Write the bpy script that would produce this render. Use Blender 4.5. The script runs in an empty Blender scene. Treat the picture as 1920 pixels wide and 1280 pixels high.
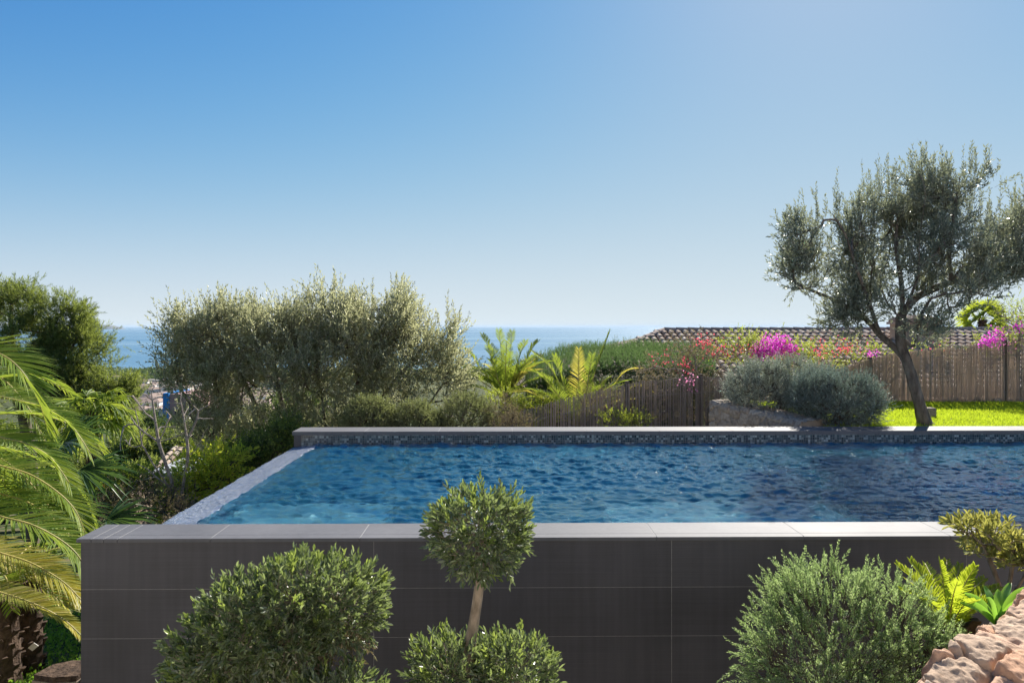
import bpy, math, random
import numpy as np
from mathutils import Vector

# ------------------------------------------------------------------ camera, world, sun
S = bpy.context.scene
C = S.collection
F = 1280.0                     # focal length in photo pixels (photo is 1920 wide)
YAW = 0.0115
EYE = 1.4                      # eye height above the coping of the pool
cam_d = bpy.data.cameras.new('camera'); cam = bpy.data.objects.new('camera', cam_d); C.objects.link(cam)
cam_d.sensor_width = 36; cam_d.lens = 24; cam_d.shift_y = -28.5 / 1920
cam_d.clip_start = 0.05; cam_d.clip_end = 300000
cam.location = (0, 0, EYE); cam.rotation_euler = (math.pi / 2, 0, -YAW)
S.camera = cam

SUN_AZ, SUN_EL = math.radians(26), math.radians(34)     # azimuth clockwise from +Y
W = bpy.data.worlds.new("World"); S.world = W; W.use_nodes = True
wn, wl = W.node_tree.nodes, W.node_tree.links
bg = wn['Background']
sky = wn.new('ShaderNodeTexSky'); sky.sky_type = 'NISHITA'; sky.sun_disc = False
sky.sun_elevation = SUN_EL; sky.sun_rotation = SUN_AZ
sky.altitude = 70; sky.air_density = 1.0; sky.dust_density = 0.2; sky.ozone_density = 2.2
# film like shoulder for the very bright sky: each channel (c/a)^p / (1 + (c/a)^p) * m
def wm(op, x, y):
    q = wn.new('ShaderNodeMath'); q.operation = op
    for i, t in enumerate((x, y)):
        if isinstance(t, (int, float)): q.inputs[i].default_value = t
        else: wl.new(t, q.inputs[i])
    return q.outputs[0]
sps = wn.new('ShaderNodeSeparateColor'); wl.new(sky.outputs[0], sps.inputs[0]); cbs = wn.new('ShaderNodeCombineColor')
for ch, (a_, p_, m_) in enumerate(((3.75, 2.3, .60), (3.55, 1.9, .75), (2.85, 3.0, .79))):
    t_ = wm('POWER', wm('DIVIDE', sps.outputs[ch], a_), p_)
    wl.new(wm('MULTIPLY', wm('DIVIDE', t_, wm('ADD', t_, 1.0)), m_ * 4.72), cbs.inputs[ch])
tcw = wn.new('ShaderNodeTexCoord'); spw = wn.new('ShaderNodeSeparateXYZ'); wl.new(tcw.outputs['Generated'], spw.inputs[0])
hz = wm('MULTIPLY', wm('POWER', 2.718, wm('MULTIPLY', wm('MAXIMUM', spw.outputs[2], 0.0), -12.0)), .9)      # pale air low over the sea
mxw = wn.new('ShaderNodeMix'); mxw.data_type = 'RGBA'; wl.new(hz, mxw.inputs[0]); wl.new(cbs.outputs[0], mxw.inputs[6])
mxw.inputs[7].default_value = (.76 * 4.72, .86 * 4.72, .92 * 4.72, 1)
wl.new(mxw.outputs[2], bg.inputs[0]); bg.inputs[1].default_value = 0.1
W.cycles.sampling_method = 'MANUAL'; W.cycles.sample_map_resolution = 512

sd = bpy.data.lights.new('sun', 'SUN'); sun = bpy.data.objects.new('sun', sd); C.objects.link(sun)
sd.energy = 4.6; sd.angle = math.radians(0.55); sd.color = (1.0, 0.94, 0.84)
sdir = Vector((math.sin(SUN_AZ) * math.cos(SUN_EL), math.cos(SUN_AZ) * math.cos(SUN_EL), math.sin(SUN_EL)))
sun.rotation_euler = sdir.to_track_quat('Z', 'Y').to_euler(); sun.location = (20, 40, 30)

S.view_settings.view_transform = 'Standard'; S.view_settings.look = 'None'
S.view_settings.exposure = 1.08; S.view_settings.gamma = 1.0
S.cycles.max_bounces = 12; S.cycles.transparent_max_bounces = 16; S.cycles.transmission_bounces = 6
S.cycles.diffuse_bounces = 7; S.cycles.glossy_bounces = 4; S.cycles.volume_bounces = 1
S.cycles.sample_clamp_indirect = 10; S.cycles.sample_clamp_direct = 20
S.cycles.use_denoising = True

# ------------------------------------------------------------------ helpers
RNG = np.random.default_rng(7)
cy, sy = math.cos(YAW), math.sin(YAW)
def at(px, py, D):
    """point at depth D metres seen at photo pixel (px, py)"""
    xc = (px - 960) / F * D; zc = -(py - 611.5) / F * D
    return np.array((D * sy + xc * cy, D * cy - xc * sy, EYE + zc))

def unit(a):
    a = np.asarray(a, float)
    return a / np.maximum(np.linalg.norm(a, axis=-1, keepdims=True), 1e-9)

_tab = np.random.default_rng(99).random((64, 64, 64))
def vnoise(x, y, z=0.0):
    x, y, z = np.broadcast_arrays(np.asarray(x, float), np.asarray(y, float), np.asarray(z, float))
    xi, yi, zi = np.floor(x).astype(int), np.floor(y).astype(int), np.floor(z).astype(int)
    fx, fy, fz = x - xi, y - yi, z - zi
    fx, fy, fz = [f * f * (3 - 2 * f) for f in (fx, fy, fz)]
    g = lambda a, b, c: _tab[(xi + a) % 64, (yi + b) % 64, (zi + c) % 64]
    l = lambda p, q, t: p + (q - p) * t
    return l(l(l(g(0,0,0), g(1,0,0), fx), l(g(0,1,0), g(1,1,0), fx), fy),
             l(l(g(0,0,1), g(1,0,1), fx), l(g(0,1,1), g(1,1,1), fx), fy), fz) * 2 - 1
def fbm(x, y, z=0.0, o=4):
    s, a = 0, 1.0
    for k in range(o):
        s = s + a * vnoise(x * 2**k + 7 * k, y * 2**k + 3 * k, z * 2**k); a *= .5
    return s

class MB:
    def __init__(s): s.v = []; s.q = []; s.n = 0; s.poly = []
    def add(s, v, q):
        v = np.asarray(v, float).reshape(-1, 3)
        s.v.append(v); s.q.append(np.asarray(q, int).reshape(-1, 4) + s.n); s.n += len(v); return s
    def addpoly(s, v, polys):
        v = np.asarray(v, float).reshape(-1, 3); s.v.append(v)
        for p in polys: s.poly.append([i + s.n for i in p])
        s.n += len(v); return s
    def box(s, x0, x1, y0, y1, z0, z1):
        v = [(x, y, z) for z in (z0, z1) for y in (y0, y1) for x in (x0, x1)]
        return s.add(v, [(0,2,3,1), (4,5,7,6), (0,1,5,4), (2,6,7,3), (0,4,6,2), (1,3,7,5)])
    def tube(s, pts, rad, k=8, cap=True):
        P = np.asarray(pts, float); n = len(P)
        R = np.broadcast_to(np.asarray(rad, float), (n,))
        T = unit(np.gradient(P, axis=0))
        ref = np.array((0.31, 0.9, 0.27)) if abs(T[0][2]) > .6 else np.array((0, 0, 1.0))
        rings = []
        U = unit(np.cross(T[0], ref))
        for i in range(n):
            U = unit(U - T[i] * np.dot(U, T[i])); V = np.cross(T[i], U)
            a = np.arange(k) / k * 2 * math.pi
            rings.append(P[i] + R[i] * (np.cos(a)[:, None] * U + np.sin(a)[:, None] * V))
        v = np.concatenate(rings)
        i = np.arange(n - 1)[:, None] * k; j = np.arange(k)[None, :]; j2 = (j + 1) % k
        q = np.stack([i + j, i + j2, i + k + j2, i + k + j], -1).reshape(-1, 4)
        b = s.n; s.add(v, q)
        if cap:
            s.poly.append([b + t for t in range(k)][::-1]); s.poly.append([b + (n - 1) * k + t for t in range(k)])
        return s
    def build(s, name, mat, parent=None, smooth=False):
        me = bpy.data.meshes.new(name)
        v = np.concatenate(s.v) if s.v else np.zeros((0, 3))
        if parent is not None: v = v - np.array(parent.location)
        q = np.concatenate(s.q) if s.q else np.zeros((0, 4), int)
        flat = q.ravel()
        starts = np.arange(len(q)) * 4; tot = np.full(len(q), 4)
        if s.poly:
            pl = np.array([len(p) for p in s.poly]); fl = np.concatenate([np.array(p) for p in s.poly])
            st = len(flat) + np.concatenate([[0], np.cumsum(pl)[:-1]])
            flat = np.concatenate([flat, fl]); starts = np.concatenate([starts, st]); tot = np.concatenate([tot, pl])
        me.vertices.add(len(v)); me.vertices.foreach_set('co', v.ravel())
        me.loops.add(len(flat)); me.loops.foreach_set('vertex_index', flat.astype(np.int32))
        me.polygons.add(len(starts)); me.polygons.foreach_set('loop_start', starts.astype(np.int32))
        me.polygons.foreach_set('use_smooth', np.full(len(starts), smooth))
        me.update(calc_edges=True); me.validate()
        if mat is not None: me.materials.append(mat)
        o = bpy.data.objects.new(name, me); C.objects.link(o)
        if parent is not None: o.parent = parent
        return o

def tag(o, label=None, cat=None, group=None, kind=None):
    if label: o['label'] = label
    if cat: o['category'] = cat
    if group: o['group'] = group
    if kind: o['kind'] = kind
    return o
def empty(name, loc, label, cat, group=None):
    o = bpy.data.objects.new(name, None); C.objects.link(o); o.location = tuple(float(t) for t in loc)
    o.empty_display_size = .2
    return tag(o, label, cat, group)
def copy_tree(src, loc, rot=0.0, sc=1.0, label=None, parent=None):
    c = src.copy(); C.objects.link(c)
    if parent is None:
        c.location = tuple(float(t) for t in loc); c.rotation_euler = (0, 0, rot); c.scale = (sc,) * 3
        if label: c['label'] = label
    else: c.parent = parent
    for ch in [k for k in bpy.data.objects if k.parent == src]:
        copy_tree(ch, None, parent=c)
    return c

# ------------------------------------------------------------------ materials
def newmat(name):
    m = bpy.data.materials.new(name); m.use_nodes = True
    nt = m.node_tree; return m, nt.nodes, nt.links, nt.nodes['Principled BSDF'], nt.nodes['Material Output']
def ramp(n, stops):
    r = n.new('ShaderNodeValToRGB'); e = r.color_ramp.elements
    while len(e) < len(stops): e.new(0.5)
    for k, (p, c) in enumerate(stops): e[k].position = p; e[k].color = (*c, 1)
    return r
def leaf_mat(name, cols, tcol, tf=.38, rough=.42, spec=.5, under=None):
    """leaves: a colour per leaf, waxy upper side, light passing through"""
    m, n, l, b, out = newmat(name); cols = [tuple(min(.8, t * 1.42) for t in c) for c in cols]; tf = min(.55, tf * 1.22); tcol = tuple(min(.9, t * 1.2) for t in tcol)
    g = n.new('ShaderNodeNewGeometry')
    r = ramp(n, [(i / max(1, len(cols) - 1), c) for i, c in enumerate(cols)])
    l.new(g.outputs['Random Per Island'], r.inputs[0]); col = r.outputs[0]
    if under:
        mx = n.new('ShaderNodeMix'); mx.data_type = 'RGBA'; l.new(g.outputs['Backfacing'], mx.inputs[0])
        l.new(col, mx.inputs[6]); mx.inputs[7].default_value = (*under, 1); col = mx.outputs[2]
    l.new(col, b.inputs['Base Color'])
    b.inputs['Roughness'].default_value = rough; b.inputs['Specular IOR Level'].default_value = spec
    t = n.new('ShaderNodeBsdfTranslucent')
    mm = n.new('ShaderNodeMix'); mm.data_type = 'RGBA'; mm.inputs[0].default_value = .65
    l.new(r.outputs[0], mm.inputs[6]); mm.inputs[7].default_value = (*tcol, 1); l.new(mm.outputs[2], t.inputs[0])
    ms = n.new('ShaderNodeMixShader'); ms.inputs[0].default_value = tf
    l.new(b.outputs[0], ms.inputs[1]); l.new(t.outputs[0], ms.inputs[2]); l.new(ms.outputs[0], out.inputs[0])
    return m
def solid_mat(name, c1, c2, scale=8.0, rough=.8, bump=.3, detail=6, stretch=(1, 1, 1), spec=.3, bscale=None, dist=.02):
    m, n, l, b, out = newmat(name)
    tc = n.new('ShaderNodeTexCoord'); mp = n.new('ShaderNodeMapping'); mp.inputs['Scale'].default_value = stretch
    l.new(tc.outputs['Object'], mp.inputs[0])
    nz = n.new('ShaderNodeTexNoise'); nz.inputs['Scale'].default_value = scale; nz.inputs['Detail'].default_value = detail
    l.new(mp.outputs[0], nz.inputs['Vector'])
    r = ramp(n, [(.32, c1), (.68, c2)]); l.new(nz.outputs[0], r.inputs[0]); l.new(r.outputs[0], b.inputs['Base Color'])
    b.inputs['Roughness'].default_value = rough; b.inputs['Specular IOR Level'].default_value = spec
    if bump:
        nb = n.new('ShaderNodeTexNoise'); nb.inputs['Scale'].default_value = bscale or scale * 2.5; nb.inputs['Detail'].default_value = 8
        l.new(mp.outputs[0], nb.inputs['Vector'])
        bp = n.new('ShaderNodeBump'); bp.inputs['Strength'].default_value = bump; bp.inputs['Distance'].default_value = dist
        l.new(nb.outputs[0], bp.inputs['Height']); l.new(bp.outputs[0], b.inputs['Normal'])
    return m
def island_mat(name, cols, rough=.85, spec=.2, noise=20):
    m, n, l, b, out = newmat(name)
    g = n.new('ShaderNodeNewGeometry')
    r = ramp(n, [(i / max(1, len(cols) - 1), c) for i, c in enumerate(cols)])
    l.new(g.outputs['Random Per Island'], r.inputs[0])
    tc = n.new('ShaderNodeTexCoord'); nz = n.new('ShaderNodeTexNoise'); nz.inputs['Scale'].default_value = noise
    nz.inputs['Detail'].default_value = 5; l.new(tc.outputs['Object'], nz.inputs['Vector'])
    mr = n.new('ShaderNodeMapRange'); mr.inputs[1].default_value = .25; mr.inputs[2].default_value = .75
    mr.inputs[3].default_value = .62; mr.inputs[4].default_value = 1.2; l.new(nz.outputs[0], mr.inputs[0])
    vm = n.new('ShaderNodeVectorMath'); vm.operation = 'SCALE'; l.new(r.outputs[0], vm.inputs[0]); l.new(mr.outputs[0], vm.inputs['Scale'])
    l.new(vm.outputs[0], b.inputs['Base Color']); b.inputs['Roughness'].default_value = rough
    b.inputs['Specular IOR Level'].default_value = spec
    return m

M = {}
M['olive'] = leaf_mat('olive leaves', [(.065,.078,.06), (.115,.13,.1), (.19,.205,.165), (.3,.32,.27)], (.28,.31,.16), .34, .33, .6, under=(.28,.3,.25))
M['wild_olive'] = leaf_mat('wild olive leaves', [(.06,.08,.035), (.125,.15,.07), (.22,.235,.13), (.42,.41,.31)], (.5,.5,.26), .48, .33, .6, under=(.36,.35,.28))
M['topiary'] = leaf_mat('topiary leaves', [(.03,.05,.025), (.06,.09,.042), (.12,.155,.07), (.2,.235,.12), (.3,.335,.19)], (.26,.34,.07), .3, .27, .65, under=(.16,.19,.13))
M['rosemary'] = leaf_mat('rosemary needles', [(.08,.14,.045), (.15,.25,.08), (.25,.37,.14), (.42,.5,.28)], (.34,.44,.14), .38, .5, .4, under=(.24,.29,.19))
M['silver'] = leaf_mat('silver shrub leaves', [(.14,.18,.15), (.23,.28,.24), (.34,.38,.34), (.52,.55,.52)], (.25,.3,.18), .28, .5, .4, under=(.3,.33,.29))
M['silver_dark'] = leaf_mat('darker silver shrub leaves', [(.08,.125,.105), (.14,.2,.175), (.24,.29,.27), (.4,.45,.43)], (.16,.23,.15), .24, .5, .4, under=(.22,.26,.24))
M['palm'] = leaf_mat('palm leaflets', [(.065,.12,.02), (.1,.17,.025), (.15,.21,.03), (.22,.25,.05)], (.34,.4,.04), .4, .55, .25)
M['palm_dark'] = leaf_mat('dark fan palm blades', [(.025,.06,.025), (.045,.09,.035), (.07,.13,.04)], (.2,.33,.05), .3, .34, .6)
M['palm_yellow'] = leaf_mat('yellowing palm leaflets', [(.22,.24,.05), (.35,.32,.08), (.3,.33,.08), (.5,.42,.2)], (.62,.52,.06), .45, .4, .5)
M['cycad'] = leaf_mat('cycad leaflets', [(.1,.17,.02), (.16,.23,.025), (.22,.28,.03)], (.5,.56,.03), .45, .35, .5)
M['pine'] = leaf_mat('pine needles', [(.03,.052,.022), (.06,.09,.032), (.11,.14,.045), (.19,.21,.07)], (.29,.34,.05), .42, .5, .4)
M['hedge'] = leaf_mat('clipped hedge leaves', [(.025,.055,.02), (.045,.085,.033), (.075,.125,.05)], (.16,.25,.07), .34, .5, .4)
M['broad'] = leaf_mat('broad leaves', [(.05,.085,.02), (.09,.14,.03), (.17,.22,.035), (.3,.34,.04)], (.55,.62,.05), .42, .36, .5)
M['yellowgreen'] = leaf_mat('yellow green leaves', [(.14,.2,.03), (.24,.32,.04), (.36,.42,.05), (.42,.36,.06)], (.7,.72,.05), .45, .38, .5)
M['wood_far'] = leaf_mat('far tree leaves', [(.03,.05,.022), (.055,.085,.03), (.085,.12,.04)], (.18,.25,.06), .25, .6, .3)
M['tips'] = leaf_mat('fresh olive tips', [(.07,.1,.03), (.12,.165,.045), (.18,.22,.06)], (.36,.44,.08), .36, .35, .55)
M['clipped'] = leaf_mat('clipped shrub leaves', [(.05,.06,.03), (.09,.11,.05), (.15,.17,.08), (.24,.24,.14)], (.3,.34,.1), .34, .45, .4)
M['dense'] = leaf_mat('dense shrub leaves', [(.02,.04,.014), (.045,.075,.022), (.09,.13,.03), (.24,.29,.05)], (.35,.42,.05), .3, .36, .5)
M['dry'] = leaf_mat('dry twiggy leaves', [(.12,.085,.06), (.19,.14,.09), (.14,.15,.07), (.3,.22,.14)], (.3,.25,.1), .25, .6, .3)
M['red'] = leaf_mat('red bracts', [(.4,.03,.06), (.5,.06,.1), (.55,.14,.16)], (.7,.1,.16), .45, .5, .3)
M['magenta'] = leaf_mat('magenta bracts', [(.4,.03,.3), (.55,.06,.45), (.65,.14,.6)], (.8,.1,.65), .45, .5, .3)
M['pink'] = leaf_mat('pink bracts', [(.7,.15,.3), (.8,.3,.45), (.75,.12,.3)], (.95,.3,.45), .45, .5, .3)
M['lawn'] = leaf_mat('lawn blades', [(.16,.26,.015), (.24,.34,.02), (.34,.4,.03)], (.5,.6,.03), .46, .5, .3)
M['weed'] = leaf_mat('ground cover leaves', [(.03,.075,.015), (.06,.13,.02), (.1,.19,.03)], (.3,.5,.04), .4, .5, .4)
M['strap'] = leaf_mat('strap leaves', [(.07,.17,.03), (.1,.24,.04), (.14,.28,.07)], (.35,.6,.05), .4, .35, .5)
M['variegated'] = leaf_mat('variegated leaves', [(.08,.11,.04), (.14,.17,.06), (.34,.33,.1), (.12,.15,.08)], (.5,.46,.08), .38, .35, .5)

M['bark'] = solid_mat('olive bark', (.07,.055,.045), (.24,.2,.165), 14, .9, .9, stretch=(1,1,.35), bscale=26, dist=.03)
M['twig'] = solid_mat('twig bark', (.06,.048,.038), (.15,.12,.09), 30, .9, 0)
M['pale_bark'] = solid_mat('pale bark', (.15,.115,.08), (.4,.32,.24), 30, .85, .7, stretch=(1,1,.4), dist=.006)
M['bare_bark'] = solid_mat('bare tree bark', (.24,.19,.16), (.46,.39,.33), 20, .85, 0)
M['palm_trunk'] = solid_mat('palm trunk fibre', (.035,.022,.016), (.13,.085,.06), 12, .95, .8, dist=.03)
M['rachis'] = solid_mat('palm rachis', (.3,.27,.08), (.5,.4,.14), 9, .5, 0)
M['charcoal'] = None
M['soil'] = solid_mat('soil', (.05,.038,.028), (.13,.1,.07), 3, .95, .5)

def charcoal_mat(name, base, vari, rough, spec=.5):
    """porcelain stoneware tile: fine brushed lines along its length, cloudy tone, streaks"""
    m, n, l, b, out = newmat(name)
    tc = n.new('ShaderNodeTexCoord')
    mp = n.new('ShaderNodeMapping'); mp.inputs['Scale'].default_value = (1.2, 1.2, 190); l.new(tc.outputs['Object'], mp.inputs[0])
    fine = n.new('ShaderNodeTexNoise'); fine.inputs['Scale'].default_value = 1.0; fine.inputs['Detail'].default_value = 3; l.new(mp.outputs[0], fine.inputs['Vector'])
    mp3 = n.new('ShaderNodeMapping'); mp3.inputs['Scale'].default_value = (1.5, 180, 1.5); l.new(tc.outputs['Object'], mp3.inputs[0])
    fine2 = n.new('ShaderNodeTexNoise'); fine2.inputs['Scale'].default_value = 1.0; l.new(mp3.outputs[0], fine2.inputs['Vector'])
    cl = n.new('ShaderNodeTexNoise'); cl.inputs['Scale'].default_value = 1.7; cl.inputs['Detail'].default_value = 5; l.new(tc.outputs['Object'], cl.inputs['Vector'])
    mp2 = n.new('ShaderNodeMapping'); mp2.inputs['Scale'].default_value = (26, 26, 1.1); l.new(tc.outputs['Object'], mp2.inputs[0])
    st = n.new('ShaderNodeTexNoise'); st.inputs['Scale'].default_value = 1.0; st.inputs['Detail'].default_value = 4; l.new(mp2.outputs[0], st.inputs['Vector'])
    g = n.new('ShaderNodeNewGeometry')
    def ma(op, a, bb):
        q = n.new('ShaderNodeMath'); q.operation = op
        for i, t in enumerate((a, bb)):
            if isinstance(t, (int, float)): q.inputs[i].default_value = t
            else: l.new(t, q.inputs[i])
        return q.outputs[0]
    v = ma('ADD', ma('MULTIPLY', ma('SUBTRACT', fine.outputs[0], .5), vari * .9), ma('MULTIPLY', ma('SUBTRACT', cl.outputs[0], .5), vari * 1.6))
    v = ma('ADD', v, ma('MULTIPLY', ma('SUBTRACT', st.outputs[0], .5), vari * .9))
    v = ma('ADD', v, ma('MULTIPLY', ma('SUBTRACT', g.outputs['Random Per Island'], .5), vari * .35))
    v = ma('ADD', v, 1.0)
    vm = n.new('ShaderNodeVectorMath'); vm.operation = 'SCALE'; vm.inputs[0].default_value = base; l.new(v, vm.inputs['Scale'])
    l.new(vm.outputs[0], b.inputs['Base Color'])
    b.inputs['Specular IOR Level'].default_value = spec
    l.new(ma('ADD', ma('MULTIPLY', cl.outputs[0], .18), rough - .09), b.inputs['Roughness'])
    bp = n.new('ShaderNodeBump'); bp.inputs['Strength'].default_value = .12; bp.inputs['Distance'].default_value = .002
    l.new(ma('ADD', fine.outputs[0], fine2.outputs[0]), bp.inputs['Height']); l.new(bp.outputs[0], b.inputs['Normal'])
    return m
M['charcoal'] = charcoal_mat('charcoal wall tile', (.08,.077,.086), .5, .55, .3)
M['coping'] = charcoal_mat('charcoal coping tile', (.135,.135,.146), .3, .64, .2)
M['grout'] = solid_mat('grey grout', (.26,.255,.25), (.4,.39,.38), 30, .9, 0)

def mosaic_mat(name, cols, grout, rough=.15, size=.03, axes='XZ'):
    m, n, l, b, out = newmat(name)
    g = n.new('ShaderNodeNewGeometry'); sp = n.new('ShaderNodeSeparateXYZ'); l.new(g.outputs['Position'], sp.inputs[0])
    cb = n.new('ShaderNodeCombineXYZ'); l.new(sp.outputs[axes[0]], cb.inputs[0]); l.new(sp.outputs[axes[1]], cb.inputs[1])
    sc = n.new('ShaderNodeVectorMath'); sc.operation = 'SCALE'; sc.inputs['Scale'].default_value = 1 / size; l.new(cb.outputs[0], sc.inputs[0])
    fl = n.new('ShaderNodeVectorMath'); fl.operation = 'FLOOR'; l.new(sc.outputs[0], fl.inputs[0])
    wnz = n.new('ShaderNodeTexWhiteNoise'); l.new(fl.outputs[0], wnz.inputs[0])
    r = ramp(n, [(i / (len(cols) - 1), c) for i, c in enumerate(cols)]); l.new(wnz.outputs[0], r.inputs[0])
    fr = n.new('ShaderNodeVectorMath'); fr.operation = 'FRACTION'; l.new(sc.outputs[0], fr.inputs[0])
    s2 = n.new('ShaderNodeSeparateXYZ'); l.new(fr.outputs[0], s2.inputs[0])
    def edge(o):
        a = n.new('ShaderNodeMath'); a.operation = 'SUBTRACT'; l.new(o, a.inputs[0]); a.inputs[1].default_value = .5
        c = n.new('ShaderNodeMath'); c.operation = 'ABSOLUTE'; l.new(a.outputs[0], c.inputs[0]); return c.outputs[0]
    mx = n.new('ShaderNodeMath'); mx.operation = 'MAXIMUM'; l.new(edge(s2.outputs[0]), mx.inputs[0]); l.new(edge(s2.outputs[1]), mx.inputs[1])
    gt = n.new('ShaderNodeMath'); gt.operation = 'GREATER_THAN'; l.new(mx.outputs[0], gt.inputs[0]); gt.inputs[1].default_value = .43
    mix = n.new('ShaderNodeMix'); mix.data_type = 'RGBA'; l.new(gt.outputs[0], mix.inputs[0]); l.new(r.outputs[0], mix.inputs[6]); mix.inputs[7].default_value = (*grout, 1)
    l.new(mix.outputs[2], b.inputs['Base Color']); b.inputs['Roughness'].default_value = rough
    return m
blue_tiles = [(.01,.022,.035), (.022,.045,.065), (.06,.1,.12), (.015,.03,.05), (.3,.36,.38), (.02,.04,.06)]
M['mosaic'] = mosaic_mat('pool mosaic wall', blue_tiles, (.16,.17,.18), axes='XZ')
M['mosaic_side'] = mosaic_mat('pool mosaic side', blue_tiles, (.2,.22,.24), axes='YZ')
M['mosaic_floor'] = mosaic_mat('pool mosaic floor', [(.5,.78,.9), (.56,.84,.93), (.62,.88,.94), (.52,.8,.9)], (.6,.84,.9), axes='XY')
M['mosaic_added_ledge'] = mosaic_mat('pool bench mosaic', [(.4,.88,.88), (.5,.9,.9), (.6,.92,.92), (.42,.88,.9)], (.55,.9,.9), axes='XY')  # turquoise tile colour imitates sunlit patches in the water
M['mosaic_weir_glints'] = mosaic_mat('weir mosaic with painted glints', [(.16,.22,.34), (.85,.86,.9), (.45,.5,.6), (.9,.9,.92), (.3,.36,.48), (.75,.78,.85)], (.7,.72,.76), size=.03, axes='XY')  # contrast of white and blue tiles also imitates sun glints on the film

def water_mat(name='pool water', ior=1.72, grough=.01, tmix=.38, body=(.03, .33, .5), bmix=.15, bsc=1.6, bdist=.012, bstr=.5, stretch=(12, 18, 8)):
    m, n, l, b, out = newmat(name); n.remove(b)
    gl = n.new('ShaderNodeBsdfGlossy'); gl.inputs['Roughness'].default_value = grough; gl.inputs[0].default_value = (1, 1, 1, 1)
    rf = n.new('ShaderNodeBsdfRefraction'); rf.inputs['IOR'].default_value = 1.33; rf.inputs['Roughness'].default_value = .0
    tr = n.new('ShaderNodeBsdfTransparent')
    fr = n.new('ShaderNodeFresnel'); fr.inputs[0].default_value = ior
    tc = n.new('ShaderNodeTexCoord'); mp = n.new('ShaderNodeMapping'); mp.inputs['Scale'].default_value = stretch; l.new(tc.outputs['Object'], mp.inputs[0])
    nz = n.new('ShaderNodeTexNoise'); nz.inputs['Scale'].default_value = bsc; nz.inputs['Detail'].default_value = 3; l.new(mp.outputs[0], nz.inputs['Vector'])
    bp = n.new('ShaderNodeBump'); bp.inputs['Strength'].default_value = bstr; bp.inputs['Distance'].default_value = bdist
    l.new(nz.outputs[0], bp.inputs['Height'])
    for s in (gl, rf, fr): l.new(bp.outputs[0], s.inputs['Normal'])
    m1 = n.new('ShaderNodeMixShader'); m1.inputs[0].default_value = tmix; l.new(rf.outputs[0], m1.inputs[1]); l.new(tr.outputs[0], m1.inputs[2])
    df = n.new('ShaderNodeBsdfDiffuse'); df.inputs[0].default_value = (*body, 1); l.new(bp.outputs[0], df.inputs['Normal'])      # light scattered back by the water itself
    mb_ = n.new('ShaderNodeMixShader'); mb_.inputs[0].default_value = bmix; l.new(m1.outputs[0], mb_.inputs[1]); l.new(df.outputs[0], mb_.inputs[2])
    m2 = n.new('ShaderNodeMixShader'); l.new(fr.outputs[0], m2.inputs[0]); l.new(mb_.outputs[0], m2.inputs[1]); l.new(gl.outputs[0], m2.inputs[2])
    l.new(m2.outputs[0], out.inputs[0])
    va = n.new('ShaderNodeVolumeAbsorption'); va.inputs[0].default_value = (.08, .7, .93, 1); va.inputs[1].default_value = .3
    l.new(va.outputs[0], out.inputs['Volume'])
    return m
M['water'] = water_mat()
M['film'] = water_mat('overflow film', 1.6, .1, .6, (.6, .68, .85), .3, 1.0, .035, 1.0, (30, 26, 30))

def sea_mat():
    m, n, l, b, out = newmat('sea water')
    tc = n.new('ShaderNodeTexCoord'); mp = n.new('ShaderNodeMapping'); mp.inputs['Scale'].default_value = (.00012, .0016, 1); l.new(tc.outputs['Object'], mp.inputs[0])
    nz = n.new('ShaderNodeTexNoise'); nz.inputs['Scale'].default_value = 1; nz.inputs['Detail'].default_value = 6; nz.inputs['Distortion'].default_value = .5; l.new(mp.outputs[0], nz.inputs['Vector'])
    r = ramp(n, [(.35, (.05,.16,.27)), (.52, (.07,.19,.3)), (.6, (.14,.27,.37)), (.68, (.08,.21,.32))]); l.new(nz.outputs[0], r.inputs[0]); l.new(r.outputs[0], b.inputs['Base Color'])
    mr = n.new('ShaderNodeMapRange'); mr.inputs[1].default_value = .3; mr.inputs[2].default_value = .7; mr.inputs[3].default_value = .34; mr.inputs[4].default_value = .2
    l.new(nz.outputs[0], mr.inputs[0]); l.new(mr.outputs[0], b.inputs['Roughness'])
    b.inputs['IOR'].default_value = 1.33
    mp2 = n.new('ShaderNodeMapping'); mp2.inputs['Scale'].default_value = (.05, .12, 1); l.new(tc.outputs['Object'], mp2.inputs[0])
    n2 = n.new('ShaderNodeTexNoise'); n2.inputs['Scale'].default_value = 1; n2.inputs['Detail'].default_value = 4; l.new(mp2.outputs[0], n2.inputs['Vector'])
    bp = n.new('ShaderNodeBump'); bp.inputs['Strength'].default_value = .5; bp.inputs['Distance'].default_value = 1.2; l.new(n2.outputs[0], bp.inputs['Height']); l.new(bp.outputs[0], b.inputs['Normal'])
    return m
M['sea'] = sea_mat()

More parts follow.
